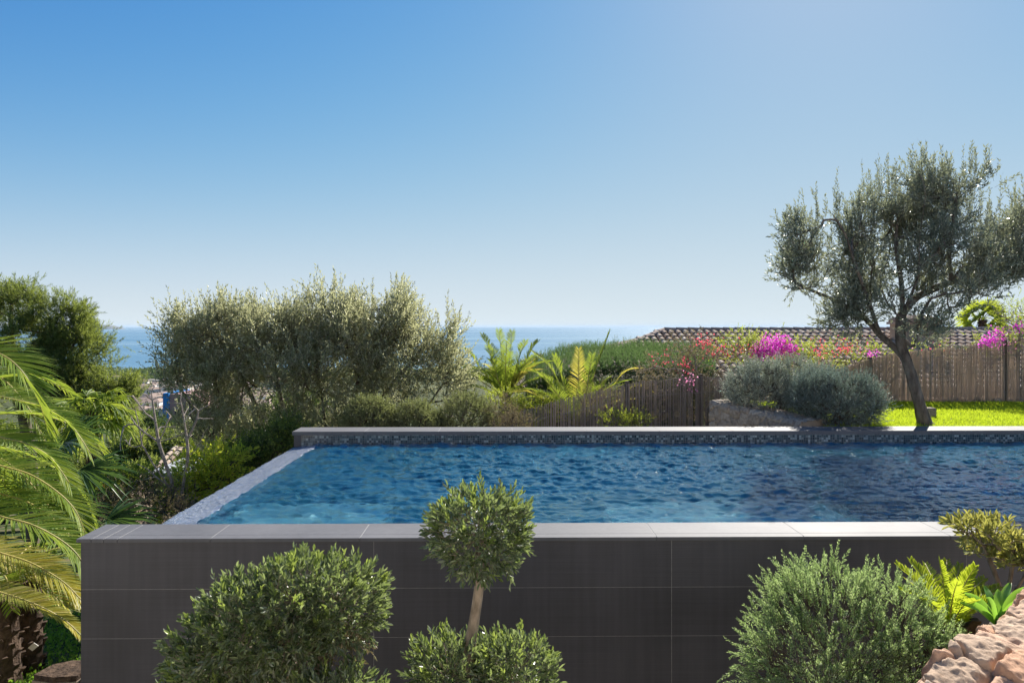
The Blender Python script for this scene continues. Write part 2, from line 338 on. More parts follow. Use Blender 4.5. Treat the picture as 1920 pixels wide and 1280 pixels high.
def stone_mat(name, cols, scale=3.0, bump=.8, dist=.02):
    m, n, l, b, out = newmat(name)
    at_ = n.new('ShaderNodeAttribute'); at_.attribute_name = 'stone'
    r = ramp(n, [(i / (len(cols) - 1), c) for i, c in enumerate(cols)]); l.new(at_.outputs['Fac'], r.inputs[0])
    tc = n.new('ShaderNodeTexCoord'); nz = n.new('ShaderNodeTexNoise'); nz.inputs['Scale'].default_value = scale * 5; nz.inputs['Detail'].default_value = 9; nz.inputs['Roughness'].default_value = .65
    l.new(tc.outputs['Object'], nz.inputs['Vector'])
    r2 = ramp(n, [(.3, (.5,.42,.36)), (.45, (.85,.8,.76)), (.55, (1.05,1.0,.95)), (.72, (1.2,1.17,1.12))]); l.new(nz.outputs[0], r2.inputs[0])
    mx = n.new('ShaderNodeMix'); mx.data_type = 'RGBA'; mx.blend_type = 'MULTIPLY'; mx.inputs[0].default_value = 1; l.new(r.outputs[0], mx.inputs[6]); l.new(r2.outputs[0], mx.inputs[7])
    l.new(mx.outputs[2], b.inputs['Base Color']); b.inputs['Roughness'].default_value = .88; b.inputs['Specular IOR Level'].default_value = .25
    n2 = n.new('ShaderNodeTexNoise'); n2.inputs['Scale'].default_value = scale * 5; n2.inputs['Detail'].default_value = 12; n2.inputs['Roughness'].default_value = .72; l.new(tc.outputs['Object'], n2.inputs['Vector'])
    bp = n.new('ShaderNodeBump'); bp.inputs['Strength'].default_value = bump; bp.inputs['Distance'].default_value = dist; l.new(n2.outputs[0], bp.inputs['Height']); l.new(bp.outputs[0], b.inputs['Normal'])
    return m
M['rock'] = stone_mat('limestone rubble', [(.5,.38,.28), (.62,.48,.37), (.56,.34,.22), (.64,.54,.44), (.5,.41,.33)])
M['drystone'] = stone_mat('dry stone', [(.3,.26,.22), (.4,.35,.29), (.34,.28,.22), (.45,.41,.36)], 4)
M['reed'] = leaf_mat('reeds', [(.34,.3,.27), (.38,.34,.305), (.36,.32,.285), (.41,.365,.33)], (.6,.52,.44), .42, .7, .2)
M['reed_dark'] = leaf_mat('weathered reeds', [(.2,.18,.18), (.26,.235,.23), (.23,.205,.2), (.3,.27,.25)], (.4,.34,.3), .34, .7, .2)
M['tile'] = island_mat('clay roof tile', [(.45,.35,.27), (.56,.45,.35), (.36,.26,.2), (.62,.52,.42), (.5,.41,.32)], noise=9, spec=.08, rough=.95)
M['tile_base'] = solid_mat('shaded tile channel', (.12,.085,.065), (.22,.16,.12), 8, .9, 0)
M['render_ochre'] = solid_mat('ochre render', (.33,.25,.18), (.42,.33,.25), 3, .9, .1)
M['greywhite'] = solid_mat('faded white paint', (.3,.32,.36), (.42,.44,.48), 1.5, .85, 0)
M['white'] = solid_mat('white render', (.62,.6,.57), (.76,.74,.71), 1.5, .85, 0)
M['cream'] = solid_mat('cream render', (.5,.42,.34), (.62,.54,.45), 1.5, .85, 0)
M['pinkwall'] = solid_mat('pink render', (.42,.24,.24), (.5,.31,.3), .8, .85, 0)
M['bluepaint'] = solid_mat('blue paint', (.02,.2,.55), (.03,.26,.65), .8, .5, 0)
M['glass_dark'] = solid_mat('dark window glass', (.03,.035,.045), (.05,.055,.065), 1, .12, 0)
M['terracotta'] = solid_mat('terracotta roof', (.28,.2,.16), (.4,.3,.25), 2, .9, 0)
M['flatroof'] = solid_mat('flat roof', (.3,.27,.25), (.45,.42,.39), 1, .9, 0)

# ------------------------------------------------------------------ leaves, sprigs, trees
def basis(D):
    D = unit(D); a = np.where(np.abs(D[:, 2:3]) > .9, np.array([[1.0, 0, 0]]), np.array([[0, 0, 1.0]]))
    U = unit(np.cross(D, a)); return U, np.cross(D, U)
def leaf_quads(P, D, L, Wd, roll=None, bend=.15, rng=RNG, six=False):
    n = len(P); D = unit(D); U, V = basis(D)
    if roll is None: roll = rng.uniform(0, 2 * math.pi, n)
    Sd = U * np.cos(roll)[:, None] + V * np.sin(roll)[:, None]; N = np.cross(D, Sd)
    L = np.broadcast_to(L, (n,))[:, None]; w = np.broadcast_to(Wd, (n,))[:, None] / 2; bd = N * L * bend
    if not six:
        v = np.stack([P, P + D * L * .45 + Sd * w + bd, P + D * L, P + D * L * .45 - Sd * w + bd], 1).reshape(-1, 3)
        q = np.arange(n)[:, None] * 4 + np.array([[0, 1, 2, 3]])
        return v, q
    tip = P + D * L - bd * .4
    v = np.stack([P, P + D * L * .3 + Sd * w + bd * 1.1, P + D * L * .72 + Sd * w * .8 + bd, tip,
                  P + D * L * .72 - Sd * w * .8 + bd, P + D * L * .3 - Sd * w + bd * 1.1], 1).reshape(-1, 3)
    q = np.arange(n)[:, None, None] * 6 + np.array([[[0, 3, 2, 1], [0, 5, 4, 3]]])
    return v, q.reshape(-1, 4)
def sprigs(mb, P, D, L, nl, ll, lw, ang=.75, rng=RNG, six=False, droop=0.0, start=.1, bend=.12, grow=0.0):
    """leafy shoots: nl leaves set spirally round each axis P + t D"""
    m = len(P); D = unit(D); U, V = basis(D); L = np.broadcast_to(L, (m,))
    t = (np.arange(nl) + .5) / nl; t = start + (1 - start) * t
    T = np.repeat(t[None], m, 0) + rng.uniform(-.03, .03, (m, nl))
    ph = np.arange(nl)[None] * 2.4 + rng.uniform(0, 6.28, (m, 1)) + rng.uniform(-.4, .4, (m, nl))
    R = U[:, None] * np.cos(ph)[..., None] + V[:, None] * np.sin(ph)[..., None]
    a = ang * (1 - .45 * T ** 2) * rng.uniform(.75, 1.25, (m, nl))
    LD = D[:, None] * np.cos(a)[..., None] + R * np.sin(a)[..., None]
    LD[..., 2] -= droop * rng.uniform(0, 1, (m, nl))
    B = P[:, None] + D[:, None] * (L[:, None] * T)[..., None]; B[..., 2] -= droop * .3 * (L[:, None] * T ** 2)
    k = m * nl; ls = ll * rng.uniform(.65, 1.2, k) * (1 - grow * T.ravel())
    v, q = leaf_quads(B.reshape(k, 3), LD.reshape(k, 3), ls, lw * rng.uniform(.75, 1.15, k), bend=bend, rng=rng, six=six)
    mb.add(v, q)
def twigs(mb, P, D, L, r=.002):
    P = np.asarray(P); D = unit(D); U, V = basis(D); m = len(P); E = P + D * np.broadcast_to(L, (m,))[:, None]
    rings = []
    for base, rr in ((P, r), (E, r * .4)):
        for k in range(3):
            a = k * 2.094; rings.append(base + rr * (U * math.cos(a) + V * math.sin(a)))
    v = np.stack(rings, 1).reshape(-1, 3)
    q = np.arange(m)[:, None, None] * 6 + np.array([[[0, 1, 4, 3], [1, 2, 5, 4], [2, 0, 3, 5]]])
    mb.add(v, q.reshape(-1, 4))
def catmull(pts, n):
    P = np.asarray(pts, float); P = np.vstack([2 * P[0] - P[1], P, 2 * P[-1] - P[-2]]); k = len(P) - 3
    t = np.linspace(0, k - 1e-6, n); i = t.astype(int); f = (t - i)[:, None]
    a, b, c, d = P[i], P[i+1], P[i+2], P[i+3]
    return .5 * (2*b + (c-a)*f + (2*a-5*b+4*c-d)*f*f + (3*b-a-3*c+d)*f**3)
def grow(polys, attr, tip=.004, k=.44, step=.22, wob=.05, rise=.1, rng=RNG):
    """branch skeleton: given limbs, then every attractor joined to the best node; returns nodes, parents, radii, ends"""
    pos, par = [], []
    for pi, pl in enumerate(polys):
        pl = np.asarray(pl, float); n = max(4, int(np.linalg.norm(np.diff(pl, axis=0), axis=1).sum() / step) + 1)
        c = catmull(pl, n) if len(pl) > 1 else pl
        if pi == 0: last = -1; s0 = 0
        else:
            A = np.array(pos); last = int(np.argmin(((A - c[0]) ** 2).sum(1))); s0 = 1
        for p in c[s0:]:
            pos.append(p); par.append(last); last = len(pos) - 1
    A = np.array(pos)
    d = np.array([np.sqrt(((A - a) ** 2).sum(1)).min() for a in attr]); attr = attr[np.argsort(d)]
    cap = len(pos) + len(attr) * 14; PO = np.zeros((cap, 3)); TN = np.zeros((cap, 3)); n = len(pos); PO[:n] = A
    PA = par + [0] * (cap - n)
    for i in range(n): TN[i] = unit(PO[i] - PO[PA[i]]) if PA[i] >= 0 else (0, 0, 1)
    ends = []
    skip = max(2, int(.12 * n)) if len(polys) == 1 else 2
    for a in attr:
        v = a - PO[:n]; dd = np.sqrt((v * v).sum(1)) + 1e-6
        cs = (v * TN[:n]).sum(1) / dd
        cost = dd * (1 + .75 * (1 - cs)); cost[:skip] += 5
        j = int(np.argmin(cost)); dist = dd[j]; m = int(min(12, max(2, round(dist / step))))
        base = PO[j]; mid = (base + a) / 2 + TN[j] * dist * .16 + rng.normal(0, wob * dist, 3) + np.array((0, 0, -rise * dist))
        last = j
        for s in range(1, m + 1):
            t = s / m; p = (1-t)**2 * base + 2*t*(1-t) * mid + t*t * a
            if s < m: p = p + rng.normal(0, wob * .1, 3)
            PO[n] = p; PA[n] = last; TN[n] = unit(p - PO[last]); last = n; n += 1
        ends.append(last)
    PO = PO[:n]; PA = np.array(PA[:n]); cnt = np.zeros(n)
    for e in ends: cnt[e] += 1
    for i in range(n - 1, 0, -1):
        if PA[i] >= 0: cnt[PA[i]] += cnt[i]
    rad = tip * np.maximum(cnt, 1) ** k
    return PO, PA, rad, np.array(ends), TN[:n]
def wood(mb, PO, PA, rad, sides=6, flare=0.0):
    idx = np.array([i for i in range(len(PO)) if PA[i] >= 0]); p = PA[idx]
    A, B = PO[p], PO[idx]; D = unit(B - A); A = A - D * rad[idx][:, None] * .3; B = B + D * rad[idx][:, None] * .3
    U, V = basis(D); ra = np.minimum(rad[p], rad[idx] * 1.5); rb = rad[idx]
    ang = np.arange(sides) / sides * 2 * math.pi
    ring = lambda X, r: X[:, None] + r[:, None, None] * (U[:, None] * np.cos(ang)[None, :, None] + V[:, None] * np.sin(ang)[None, :, None])
    v = np.concatenate([ring(A, ra), ring(B, rb)], 1).reshape(-1, 3)
    j = np.arange(sides); q = np.stack([j, (j + 1) % sides, sides + (j + 1) % sides, sides + j], -1)
    mb.add(v, (np.arange(len(idx))[:, None, None] * 2 * sides + q[None]).reshape(-1, 4))
def in_blobs(blobs, n, rng=RNG, shell=0.0):
    """random points in ellipsoids (centre, radii)"""
    w = np.array([np.prod(b[1]) for b in blobs]) ** .75; w /= w.sum(); k = rng.choice(len(blobs), n, p=w)
    d = unit(rng.normal(size=(n, 3))); r = (shell + (1 - shell) * rng.random(n)) ** (1 / 2.2)
    c = np.array([b[0] for b in blobs])[k]; s = np.array([b[1] for b in blobs])[k]
    return c + d * s * r[:, None]
def blob(px, py, D, rx, ry, rd=None):
    """ellipsoid from photo pixels: centre, half width and half height in px at depth D"""
    s = D / F; return (at(px, py, D), np.array((rx * s, rd if rd else rx * s, ry * s)))

# ------------------------------------------------------------------ terrain, sea, headland
_TY = [-60, 0, 7, 12, 20, 30, 60, 100, 250, 450, 700, 1040, 1200, 4000]
_TZ = [-1.0, -1.9, -2.2, -3.3, -5.6, -8.0, -13.5, -18.5, -36, -50.5, -60.5, -68.3, -72, -74]
SEA_Z = -68.6
def hgt(x, y):
    x = np.asarray(x, float); y = np.asarray(y, float)
    z = np.interp(y + np.maximum(0, np.abs(x) - 20) * .25 * (y < 1000), _TY, _TZ)
    near = np.clip((y - 25) / 60, 0, 1)
    z = z + near * 1.3 * vnoise(x / 28, y / 28) + .06 * vnoise(x / .7, y / .7) * (y < 30) * (np.abs(x) < 30)
    g = np.clip((x + 1.0) / 5, 0, 1) * np.clip((24 - y) / 6, 0, 1) * np.clip((y - 9) / 2, 0, 1)   # terrace behind the pool
    return z * (1 - g) + np.minimum(-1.3, 0) * g if np.ndim(z) == 0 else z * (1 - g) - 1.3 * g
xs = np.unique(np.concatenate([np.linspace(-9, 3, 90), np.linspace(3, 30, 40), np.linspace(-40, -9, 50), -np.geomspace(40, 9000, 50), np.geomspace(30, 9000, 50)]))
ys = np.unique(np.concatenate([np.linspace(-60, 0, 14), np.linspace(0, 14, 90), np.linspace(14, 60, 70), np.geomspace(60, 1300, 90)]))
X, Y = np.meshgrid(xs, ys); Z = hgt(X, Y)
mb = MB(); nx = len(xs); ii = np.arange(len(ys) - 1)[:, None] * nx + np.arange(nx - 1)[None]
mb.add(np.stack([X, Y, Z], -1), np.stack([ii, ii + 1, ii + nx + 1, ii + nx], -1))
def ground_mat():
    m, n, l, b, out = newmat('hillside ground')
    g = n.new('ShaderNodeNewGeometry')
    nz = n.new('ShaderNodeTexNoise'); nz.inputs['Scale'].default_value = .9; nz.inputs['Detail'].default_value = 9; l.new(g.outputs['Position'], nz.inputs['Vector'])
    r = ramp(n, [(.35, (.035,.06,.018)), (.5, (.06,.085,.028)), (.6, (.14,.115,.07)), (.72, (.08,.1,.035))]); l.new(nz.outputs[0], r.inputs[0])
    l.new(r.outputs[0], b.inputs['Base Color']); b.inputs['Roughness'].default_value = .95; b.inputs['Specular IOR Level'].default_value = .1
    bp = n.new('ShaderNodeBump'); bp.inputs['Distance'].default_value = .05; l.new(nz.outputs[0], bp.inputs['Height']); l.new(bp.outputs[0], b.inputs['Normal'])
    return m
tag(mb.build('ground', ground_mat(), smooth=True), 'green and brown hillside falling away to the sea', kind='structure')
R_SEA = 60000
mb = MB()
xs = np.linspace(-R_SEA, R_SEA, 9); ys = np.linspace(1000, R_SEA, 7); X, Y = np.meshgrid(xs, ys)
nx = 9; ii = np.arange(6)[:, None] * nx + np.arange(8)[None]
mb.add(np.stack([X, Y, np.full_like(X, SEA_Z)], -1), np.stack([ii, ii + 1, ii + nx + 1, ii + nx], -1))
tag(mb.build('sea', M['sea']), 'calm blue sea reaching the horizon', kind='structure')

def headland(px0, px1, D, hpx, name, lab):
    n = 60; m = 12; mb = MB(); vs = []
    for j in range(m):
        for i in range(n):
            u = i / (n - 1); px = px0 + (px1 - px0) * u; e = math.sin(math.pi * j / (m - 1)) ** .35
            prof = min(1, ((1 - u) / .06)) ** .6 * (1.0 - .22 * u) * (1 + .07 * float(fbm(u * 9, j * .1)))
            d = D + (j - m / 2) * 120
            p = at(px, 611.5, d); vs.append((p[0], p[1], SEA_Z - 5 + e * prof * (70 + 5 + hpx * D / F)))
    ii = np.arange(m - 1)[:, None] * n + np.arange(n - 1)[None]
    mb.add(vs, np.stack([ii, ii + 1, ii + n + 1, ii + n], -1))
    o = mb.build(name, solid_mat(name + ' rock', (.1,.11,.09), (.3,.27,.23), .004, .95, 0), smooth=True)
    tag(o, lab, kind='structure')
headland(-260, 237, 17000, 4.6, 'headland', 'long pale cliff headland on the sea horizon')
headland(420, 306, 26000, 1.0, 'hills', 'faint low hills on the horizon behind the wild olive')

# ------------------------------------------------------------------ swimming pool
WZ = -.17                      # water level
XL, XR = -2.80, 12.6
YN0, YN1 = 4.54, 4.86          # near wall
YF0, YF1 = 9.12, 9.50          # far wall
pool = empty('swimming_pool', (0, 4.54, -2.4), 'raised infinity pool clad in charcoal tiles with an overflow edge', 'swimming pool')
# near wall: tile rows 0.325 high, 1.98 long
rows = [(-.012 - .325 * k, -.012 - .325 * (k + 1)) for k in range(7)]
xj = [XL + .004, -.865, 1.117, 3.1, 5.08, 7.06, 9.04, 11.02, XR]
mb = MB()
for r0, r1 in rows:
    for a, b_ in zip(xj[:-1], xj[1:]):
        mb.box(a + .0016, b_ - .0016, YN0, YN0 + .012, r1 + .0013, r0 - .0013)
ys_ = np.linspace(YN0 + .014, YF1, 4)
for r0, r1 in rows:
    for a, b_ in zip(ys_[:-1], ys_[1:]):
        zt = min(r0, WZ - .05) - .0015
        if zt > r1: mb.box(XL + .002, XL + .012, a + .0015, b_ - .0015, r1 + .0015, zt)
mb.build('wall_cladding', M['charcoal'], pool)
mb = MB(); mb.box(XL + .012, XR, YN0 + .0012, YN1 - .004, -2.45, -.024)
mb.box(XL + .0125, -2.47, YN1 - .003, YF0 + .01, -2.45, -.235)
mb.box(XL + .012, XR, YF0 + .012, YF1, -2.45, -.024)
mb.build('wall_core', M['grout'], pool)
# copings: slabs with open joints over a grout bed, a raised edge strip at the open end
def coping(y0, y1, joints, strips, th=.024):
    mb = MB(); js = [XL - .02] + joints + [XR]
    for a, b_ in zip(js[:-1], js[1:]):
        mb.box(a + .0015, b_ - .0015, y0 - .012, y0 + .064, -th, 0)
        mb.box(a + .0015, b_ - .0015, y0 + .067, y1 + .004, -.024, 0)
    o = mb.build('coping', M['coping'], pool)
    bv = o.modifiers.new('edge', 'BEVEL'); bv.width = .0022; bv.segments = 2
    mb = MB(); mb.box(XL + .01, XR, y0 + .01, y1 - .01, -.022, -.0012); mb.build('coping_bed', M['grout'], pool)
j0 = (435 - 945) / F * 4.87
near_j = [-2.72, -2.64, -2.55] + [j0 + i * .985 for i in range(0, 15)]
coping(YN0, YN1, near_j, True)
coping(YF0, YF1, [-1.86 + i * .985 for i in range(0, 15)], False, .05)
mb = MB(); mb.box(XL + .002, -2.701, YF0 - .003, YF0 + .011, -.6, -.052); mb.build('end_cladding', M['charcoal'], pool)
# mosaic faces
mb = MB(); mb.box(-2.70, XR, YF0, YF0 + .012, -.34, -.0515); mb.build('mosaic_band', M['mosaic'], pool)
mb = MB(); mb.box(-2.60, XR, YN1 - .004, YN1 + .008, -.34, -.026); mb.build('mosaic_band', M['mosaic'], pool)
mb = MB(); mb.box(-2.60, XR, YF0, YF0 + .012, -1.3, -.343); mb.build('basin_wall', M['mosaic_floor'], pool)
mb = MB(); mb.box(-2.60, XR, YN1 - .004, YN1 + .008, -1.3, -.343); mb.build('basin_wall', M['mosaic_floor'], pool)
mb = MB(); mb.box(-2.473, -2.462, YN1 + .01, YF0 - .001, -1.3, WZ - .03); mb.build('basin_wall', M['mosaic_floor'], pool)
mb = MB(); mb.box(XR - .01, XR + .3, YN0, YF1, -2.4, -.02); mb.build('end_wall', M['mosaic_side'], pool)
mb = MB(); mb.box(-2.61, XR, YN1, YF0, -1.42, -1.2); mb.build('pool_floor', M['mosaic_floor'], pool)
for (a, b_, d0, d1) in ((-2.46, -1.0, YN1 + .01, 6.3), (.9, 2.9, YN1 + .01, 6.3)):
    mb = MB(); mb.box(a, b_, d0, d1, -1.2, -.36); mb.box(a + .25, b_ - .25, d1, d1 + .35, -1.2, -.7); mb.build('added_ledge', M['mosaic_added_ledge'], pool)  # added ledges, invented so the near water shows sunlit turquoise patches
# overflow weir: its top falls gently outwards
mb = MB(); za, zb = WZ - .009, WZ - .05
mb.add([(-2.46, YN1 + .01, za), (-2.806, YN1 + .01, zb), (-2.806, YF0 - .001, zb), (-2.46, YF0 - .001, za),
        (-2.46, YN1 + .01, -.3), (-2.806, YN1 + .01, -.3), (-2.806, YF0 - .001, -.3), (-2.46, YF0 - .001, -.3)],
       [(0, 1, 2, 3), (1, 5, 6, 2), (4, 7, 6, 5), (0, 3, 7, 4)])
mb.build('overflow_edge', M['mosaic_weir_glints'], pool)
# water body
dx = .016
gx = np.concatenate([np.arange(-2.806, 8.0, dx), np.arange(8.05, XR + .03, .07)]); gy = np.arange(YN1 - .0, YF0 + .006, dx)
X, Y = np.meshgrid(gx, gy); rng = np.random.default_rng(3); H = np.zeros_like(X)
for k in range(70):
    lam = rng.uniform(.05, .16) if k < 60 else rng.uniform(.22, .42)
    th = rng.normal(math.radians(100), .62); kx, ky = math.cos(th) * 6.283 / lam, math.sin(th) * 6.283 / lam
    wob = .6 * vnoise(X * .8 + k, Y * .8)
    H += .0125 * lam * .78 * np.sin(kx * X + ky * Y + rng.uniform(0, 6.28) + wob)
H *= .75 + .45 * vnoise(X * .5, Y * .7)
over = np.clip((-2.45 - X) / .1, 0, 1)
film = np.interp(-X, [2.46, 2.81], [0, -.041]) + .0045 * fbm(X * 16, Y * 16, 0, 3) + .0015 * np.sin(Y * 60 + 6 * vnoise(X * 9, Y * 6))
Z = WZ + H * (1 - over) + film * over
ny, nx = X.shape; top = np.stack([X, Y, Z], -1).reshape(-1, 3)
ii = np.arange(ny - 1)[:, None] * nx + np.arange(nx - 1)[None]
mb = MB(); q = [np.stack([ii, ii + 1, ii + nx + 1, ii + nx], -1).reshape(-1, 4)]
ring = np.concatenate([np.arange(nx), np.arange(1, ny) * nx + nx - 1, (ny - 1) * nx + np.arange(nx - 2, -1, -1), np.arange(ny - 2, 0, -1) * nx])
low = top[ring].copy(); low[:, 2] = np.where(low[:, 0] < -2.47, WZ - .055, -1.25)
nb = len(ring); base = len(top); a = np.arange(nb); b2 = (a + 1) % nb
q.append(np.stack([ring[b2], ring[a], base + a, base + b2], -1))
mb.add(np.vstack([top, low]), np.concatenate(q)); mb.poly.append([base + t for t in range(nb)][::-1])
wt = mb.build('pool_water', M['water'], smooth=True)
wt.data.materials.append(M['film'])
cx_ = np.zeros(len(wt.data.polygons) * 3); wt.data.polygons.foreach_get('center', cx_); wt.data.polygons.foreach_set('material_index', (cx_.reshape(-1, 3)[:, 0] < -2.455).astype(np.int32))
tag(wt, 'rippled blue pool water spilling over the left edge', kind='structure')

exec_marks = None
# ------------------------------------------------------------------ lawn terrace, stone kerb, fences
LAWN_Z = -.05
mb = MB(); mb.box(3.95, 24, YF1 + .005, 13.4, -2.6, LAWN_Z - .01)
tag(mb.build('lawn_soil', M['soil']), 'soil terrace under the lawn', kind='structure')
def blades(n, x0, x1, y0, y1, zf, h, w, mat, name, label, rng, lean=.35):
    P = np.stack([rng.uniform(x0, x1, n), rng.uniform(y0, y1, n), np.zeros(n)], 1); P[:, 2] = zf(P[:, 0], P[:, 1])
    hh = h * (.65 + .5 * rng.random(n)) * (1 + .35 * vnoise(P[:, 0] * 1.5, P[:, 1] * 1.5))
    D = np.stack([rng.normal(0, lean, n), rng.normal(0, lean, n), np.ones(n)], 1)
    v, q = leaf_quads(P, D, hh, w, bend=.1, rng=rng); mb = MB(); mb.add(v, q)
    return tag(mb.build(name, mat), label, kind='stuff')
rng = np.random.default_rng(11)
o = blades(75000, 4.6, 12.5, YF1 + .02, 12.85, lambda x, y: np.full_like(x, LAWN_Z - .012), .06, .009, M['lawn'], 'grass', 'bright yellow green lawn grass behind the pool', rng); o['category'] = 'grass'

def sprinkle_stones(mb, x0, x1, y, z, rng, s=.12):
    x = x0
    while x < x1:
        w = s * rng.uniform(.6, 1.5); h = s * rng.uniform(.35, .7)
        c = np.array((x + w / 2, y + rng.uniform(-.03, .03), z + h * .3)); th = np.arange(8) / 8 * 6.283
        rr = [c + np.array((math.cos(t) * w * .5 * k, math.sin(t) * s * .5 * k, zz)) for zz, k in ((-h * .5, 1), (h * .3, .95), (h * .5, .6)) for t in th]
        i = np.arange(2)[:, None] * 8 + np.arange(8)[None]; i2 = np.arange(2)[:, None] * 8 + ((np.arange(8) + 1) % 8)[None]
        b = mb.n; mb.add(rr, np.stack([i, i2, i2 + 8, i + 8], -1)); mb.poly.append([b + 16 + k for k in range(8)]); x += w * .98
mb = MB(); sprinkle_stones(mb, 5.0, 13.5, 13.05, LAWN_Z + .0, np.random.default_rng(5), .2)
tag(mb.build('stone_edging', M['render_ochre']), 'low pale stone edging between lawn and right reed fence', 'edging')

def fence(path, top, bot, mat, name, label, spacing, posts, rng, r=.006, gap=0.0, wires=3):
    """reed screen: upright reeds wired to rails; path = list of (x, y), top/bot = z along it"""
    path = np.asarray(path, float); seg = np.r_[0, np.cumsum(np.linalg.norm(np.diff(path, axis=0), axis=1))]; Lg = seg[-1]
    root = empty(name, (*path[0], bot[0]), label, 'fence')
    n = int(Lg / spacing); s = (np.arange(n) + rng.uniform(-.45, .45, n)) * spacing; s = s[(rng.random(n) > gap) & (s > 0) & (s < Lg)]
    x = np.interp(s, seg, path[:, 0]); y = np.interp(s, seg, path[:, 1]) + rng.normal(0, .016, len(s))
    zt = np.interp(s, seg, top) + rng.normal(0, .014, len(s)) + .05 * vnoise(s * 1.3, s * 0); zb = np.interp(s, seg, bot)
    P = np.stack([x, y, zb], 1); E = np.stack([x + rng.normal(0, .012, len(s)), y, zt], 1)
    mb = MB(); L = np.linalg.norm(E - P, axis=1); D = unit(E - P); U, V = basis(D); rings = []
    rr = r * rng.uniform(.5, 1.25, len(s))[:, None]
    for X_, k_ in ((P, 1), (E, .75)):
        for k in range(4): rings.append(X_ + rr * k_ * (U * math.cos(k * 1.571) + V * math.sin(k * 1.571)))
    q = np.arange(len(s))[:, None, None] * 8 + np.array([[[0,1,5,4],[1,2,6,5],[2,3,7,6],[3,0,4,7],[4,5,6,7]]])
    mb.add(np.stack(rings, 1).reshape(-1, 3), q.reshape(-1, 4)); mb.build('reed_screen', mat, root)
    mb = MB(); ss = np.linspace(0, Lg, max(4, int(Lg / .3)))
    for w in range(wires):
        f = (w + .6) / wires
        mb.tube(np.stack([np.interp(ss, seg, path[:, 0]), np.interp(ss, seg, path[:, 1]) - .014, np.interp(ss, seg, bot) * (1 - f) + np.interp(ss, seg, top) * f], 1), .003, 4)
    mb.build('wire', M['grout'], root)
    for ps in posts:
        px_, py_ = np.interp(ps, seg, path[:, 0]), np.interp(ps, seg, path[:, 1])
        mb = MB(); mb.tube([(px_, py_ + .04, np.interp(ps, seg, bot) - .1), (px_, py_ + .04, np.interp(ps, seg, top) + .07)], .035, 8); mb.build('post', M['twig'], root)
    return root
fr = [at(1500, 0, 12.6), at(1680, 0, 13.0), at(1920, 0, 13.1), at(2150, 0, 13.2)]
fence([p[:2] for p in fr], [.42, .86, 1.16, 1.5], [-.1] * 4, M['reed'], 'reed_fence', 'tall tan reed fence standing behind the lawn and olive tree', .0035, [.7, 1.5, 4.2], np.random.default_rng(1), .005)
fl = [at(900, 0, 11.4), at(1060, 0, 11.6), at(1200, 0, 11.8), at(1400, 0, 12.1)]
tz = [at(0, y, d)[2] for y, d in ((790, 11.4), (752, 11.6), (716, 11.8), (703, 12.1))]
fence([p[:2] for p in fl], tz, [-1.4] * 4, M['reed_dark'], 'reed_fence', 'weathered grey reed fence sloping down behind the far coping', .0065, [2.55, 3.9], np.random.default_rng(2), .0055, .32)

# ------------------------------------------------------------------ low dry stone wall behind the coping
def rubble(name, mat, label, cat, pmap, nu, nv, su, sv, cell, depth, seed, parent=None, jw=.16):
    """surface of fitted stones: Voronoi cells bulge, joints sink; pmap(u, v) gives point and normal"""
    rng = np.random.default_rng(seed); u = np.linspace(0, su, nu); v = np.linspace(0, sv, nv); Uu, Vv = np.meshgrid(u, v)
    cu, cv = int(su / cell) + 3, int(sv / cell) + 3
    pts = np.array([((i - 1 + rng.uniform(.08, .92)) * cell, (j - 1 + rng.uniform(.08, .92)) * cell * .8) for i in range(cu + 1) for j in range(int(cv / .8) + 2)])
    wu = Uu + .18 * cell * fbm(Uu / cell * 1.3, Vv / cell * 1.3, 3.3, 3); wv = Vv + .18 * cell * fbm(Uu / cell * 1.3, Vv / cell * 1.3, 8.1, 3)
    d = np.sqrt((wu.ravel()[:, None] - pts[:, 0]) ** 2 + (wv.ravel()[:, None] - pts[:, 1]) ** 2)
    k = np.argpartition(d, 1, axis=1)[:, :2]; dd = np.take_along_axis(d, k, 1); o = np.argsort(dd, 1); k = np.take_along_axis(k, o, 1); dd = np.take_along_axis(dd, o, 1)
    e = (dd[:, 1] - dd[:, 0]) / cell; id_ = k[:, 0]; lift = rng.uniform(-.3, 1, len(pts))[id_]; tu = rng.normal(0, .4, len(pts))[id_]; tv = rng.normal(0, .4, len(pts))[id_]
    rel = ((wu.ravel() - pts[id_, 0]) * tu + (wv.ravel() - pts[id_, 1]) * tv) / cell
    prof = np.clip(e / jw, 0, 1) ** .55
    h = depth * (prof * (1 + .35 * lift + .55 * rel) - 1) + depth * (.16 * (1 - 2 * np.abs(fbm(Uu.ravel() / cell * 1.6, Vv.ravel() / cell * 1.6, 2, 5))) * .5 + .2 * fbm(Uu.ravel() / cell * 5, Vv.ravel() / cell * 5, 0, 3)) * prof
    P, N = pmap(Uu.ravel(), Vv.ravel()); vts = P + N * h[:, None]
    ii = np.arange(nv - 1)[:, None] * nu + np.arange(nu - 1)[None]
    mb = MB(); mb.add(vts, np.stack([ii, ii + 1, ii + nu + 1, ii + nu], -1)); ob = mb.build(name, mat, parent, smooth=True)
    at_ = ob.data.attributes.new('stone', 'FLOAT', 'POINT'); at_.data.foreach_set('value', rng.random(len(pts))[id_].astype(np.float32))
    if parent is None: tag(ob, label, cat)
    return ob
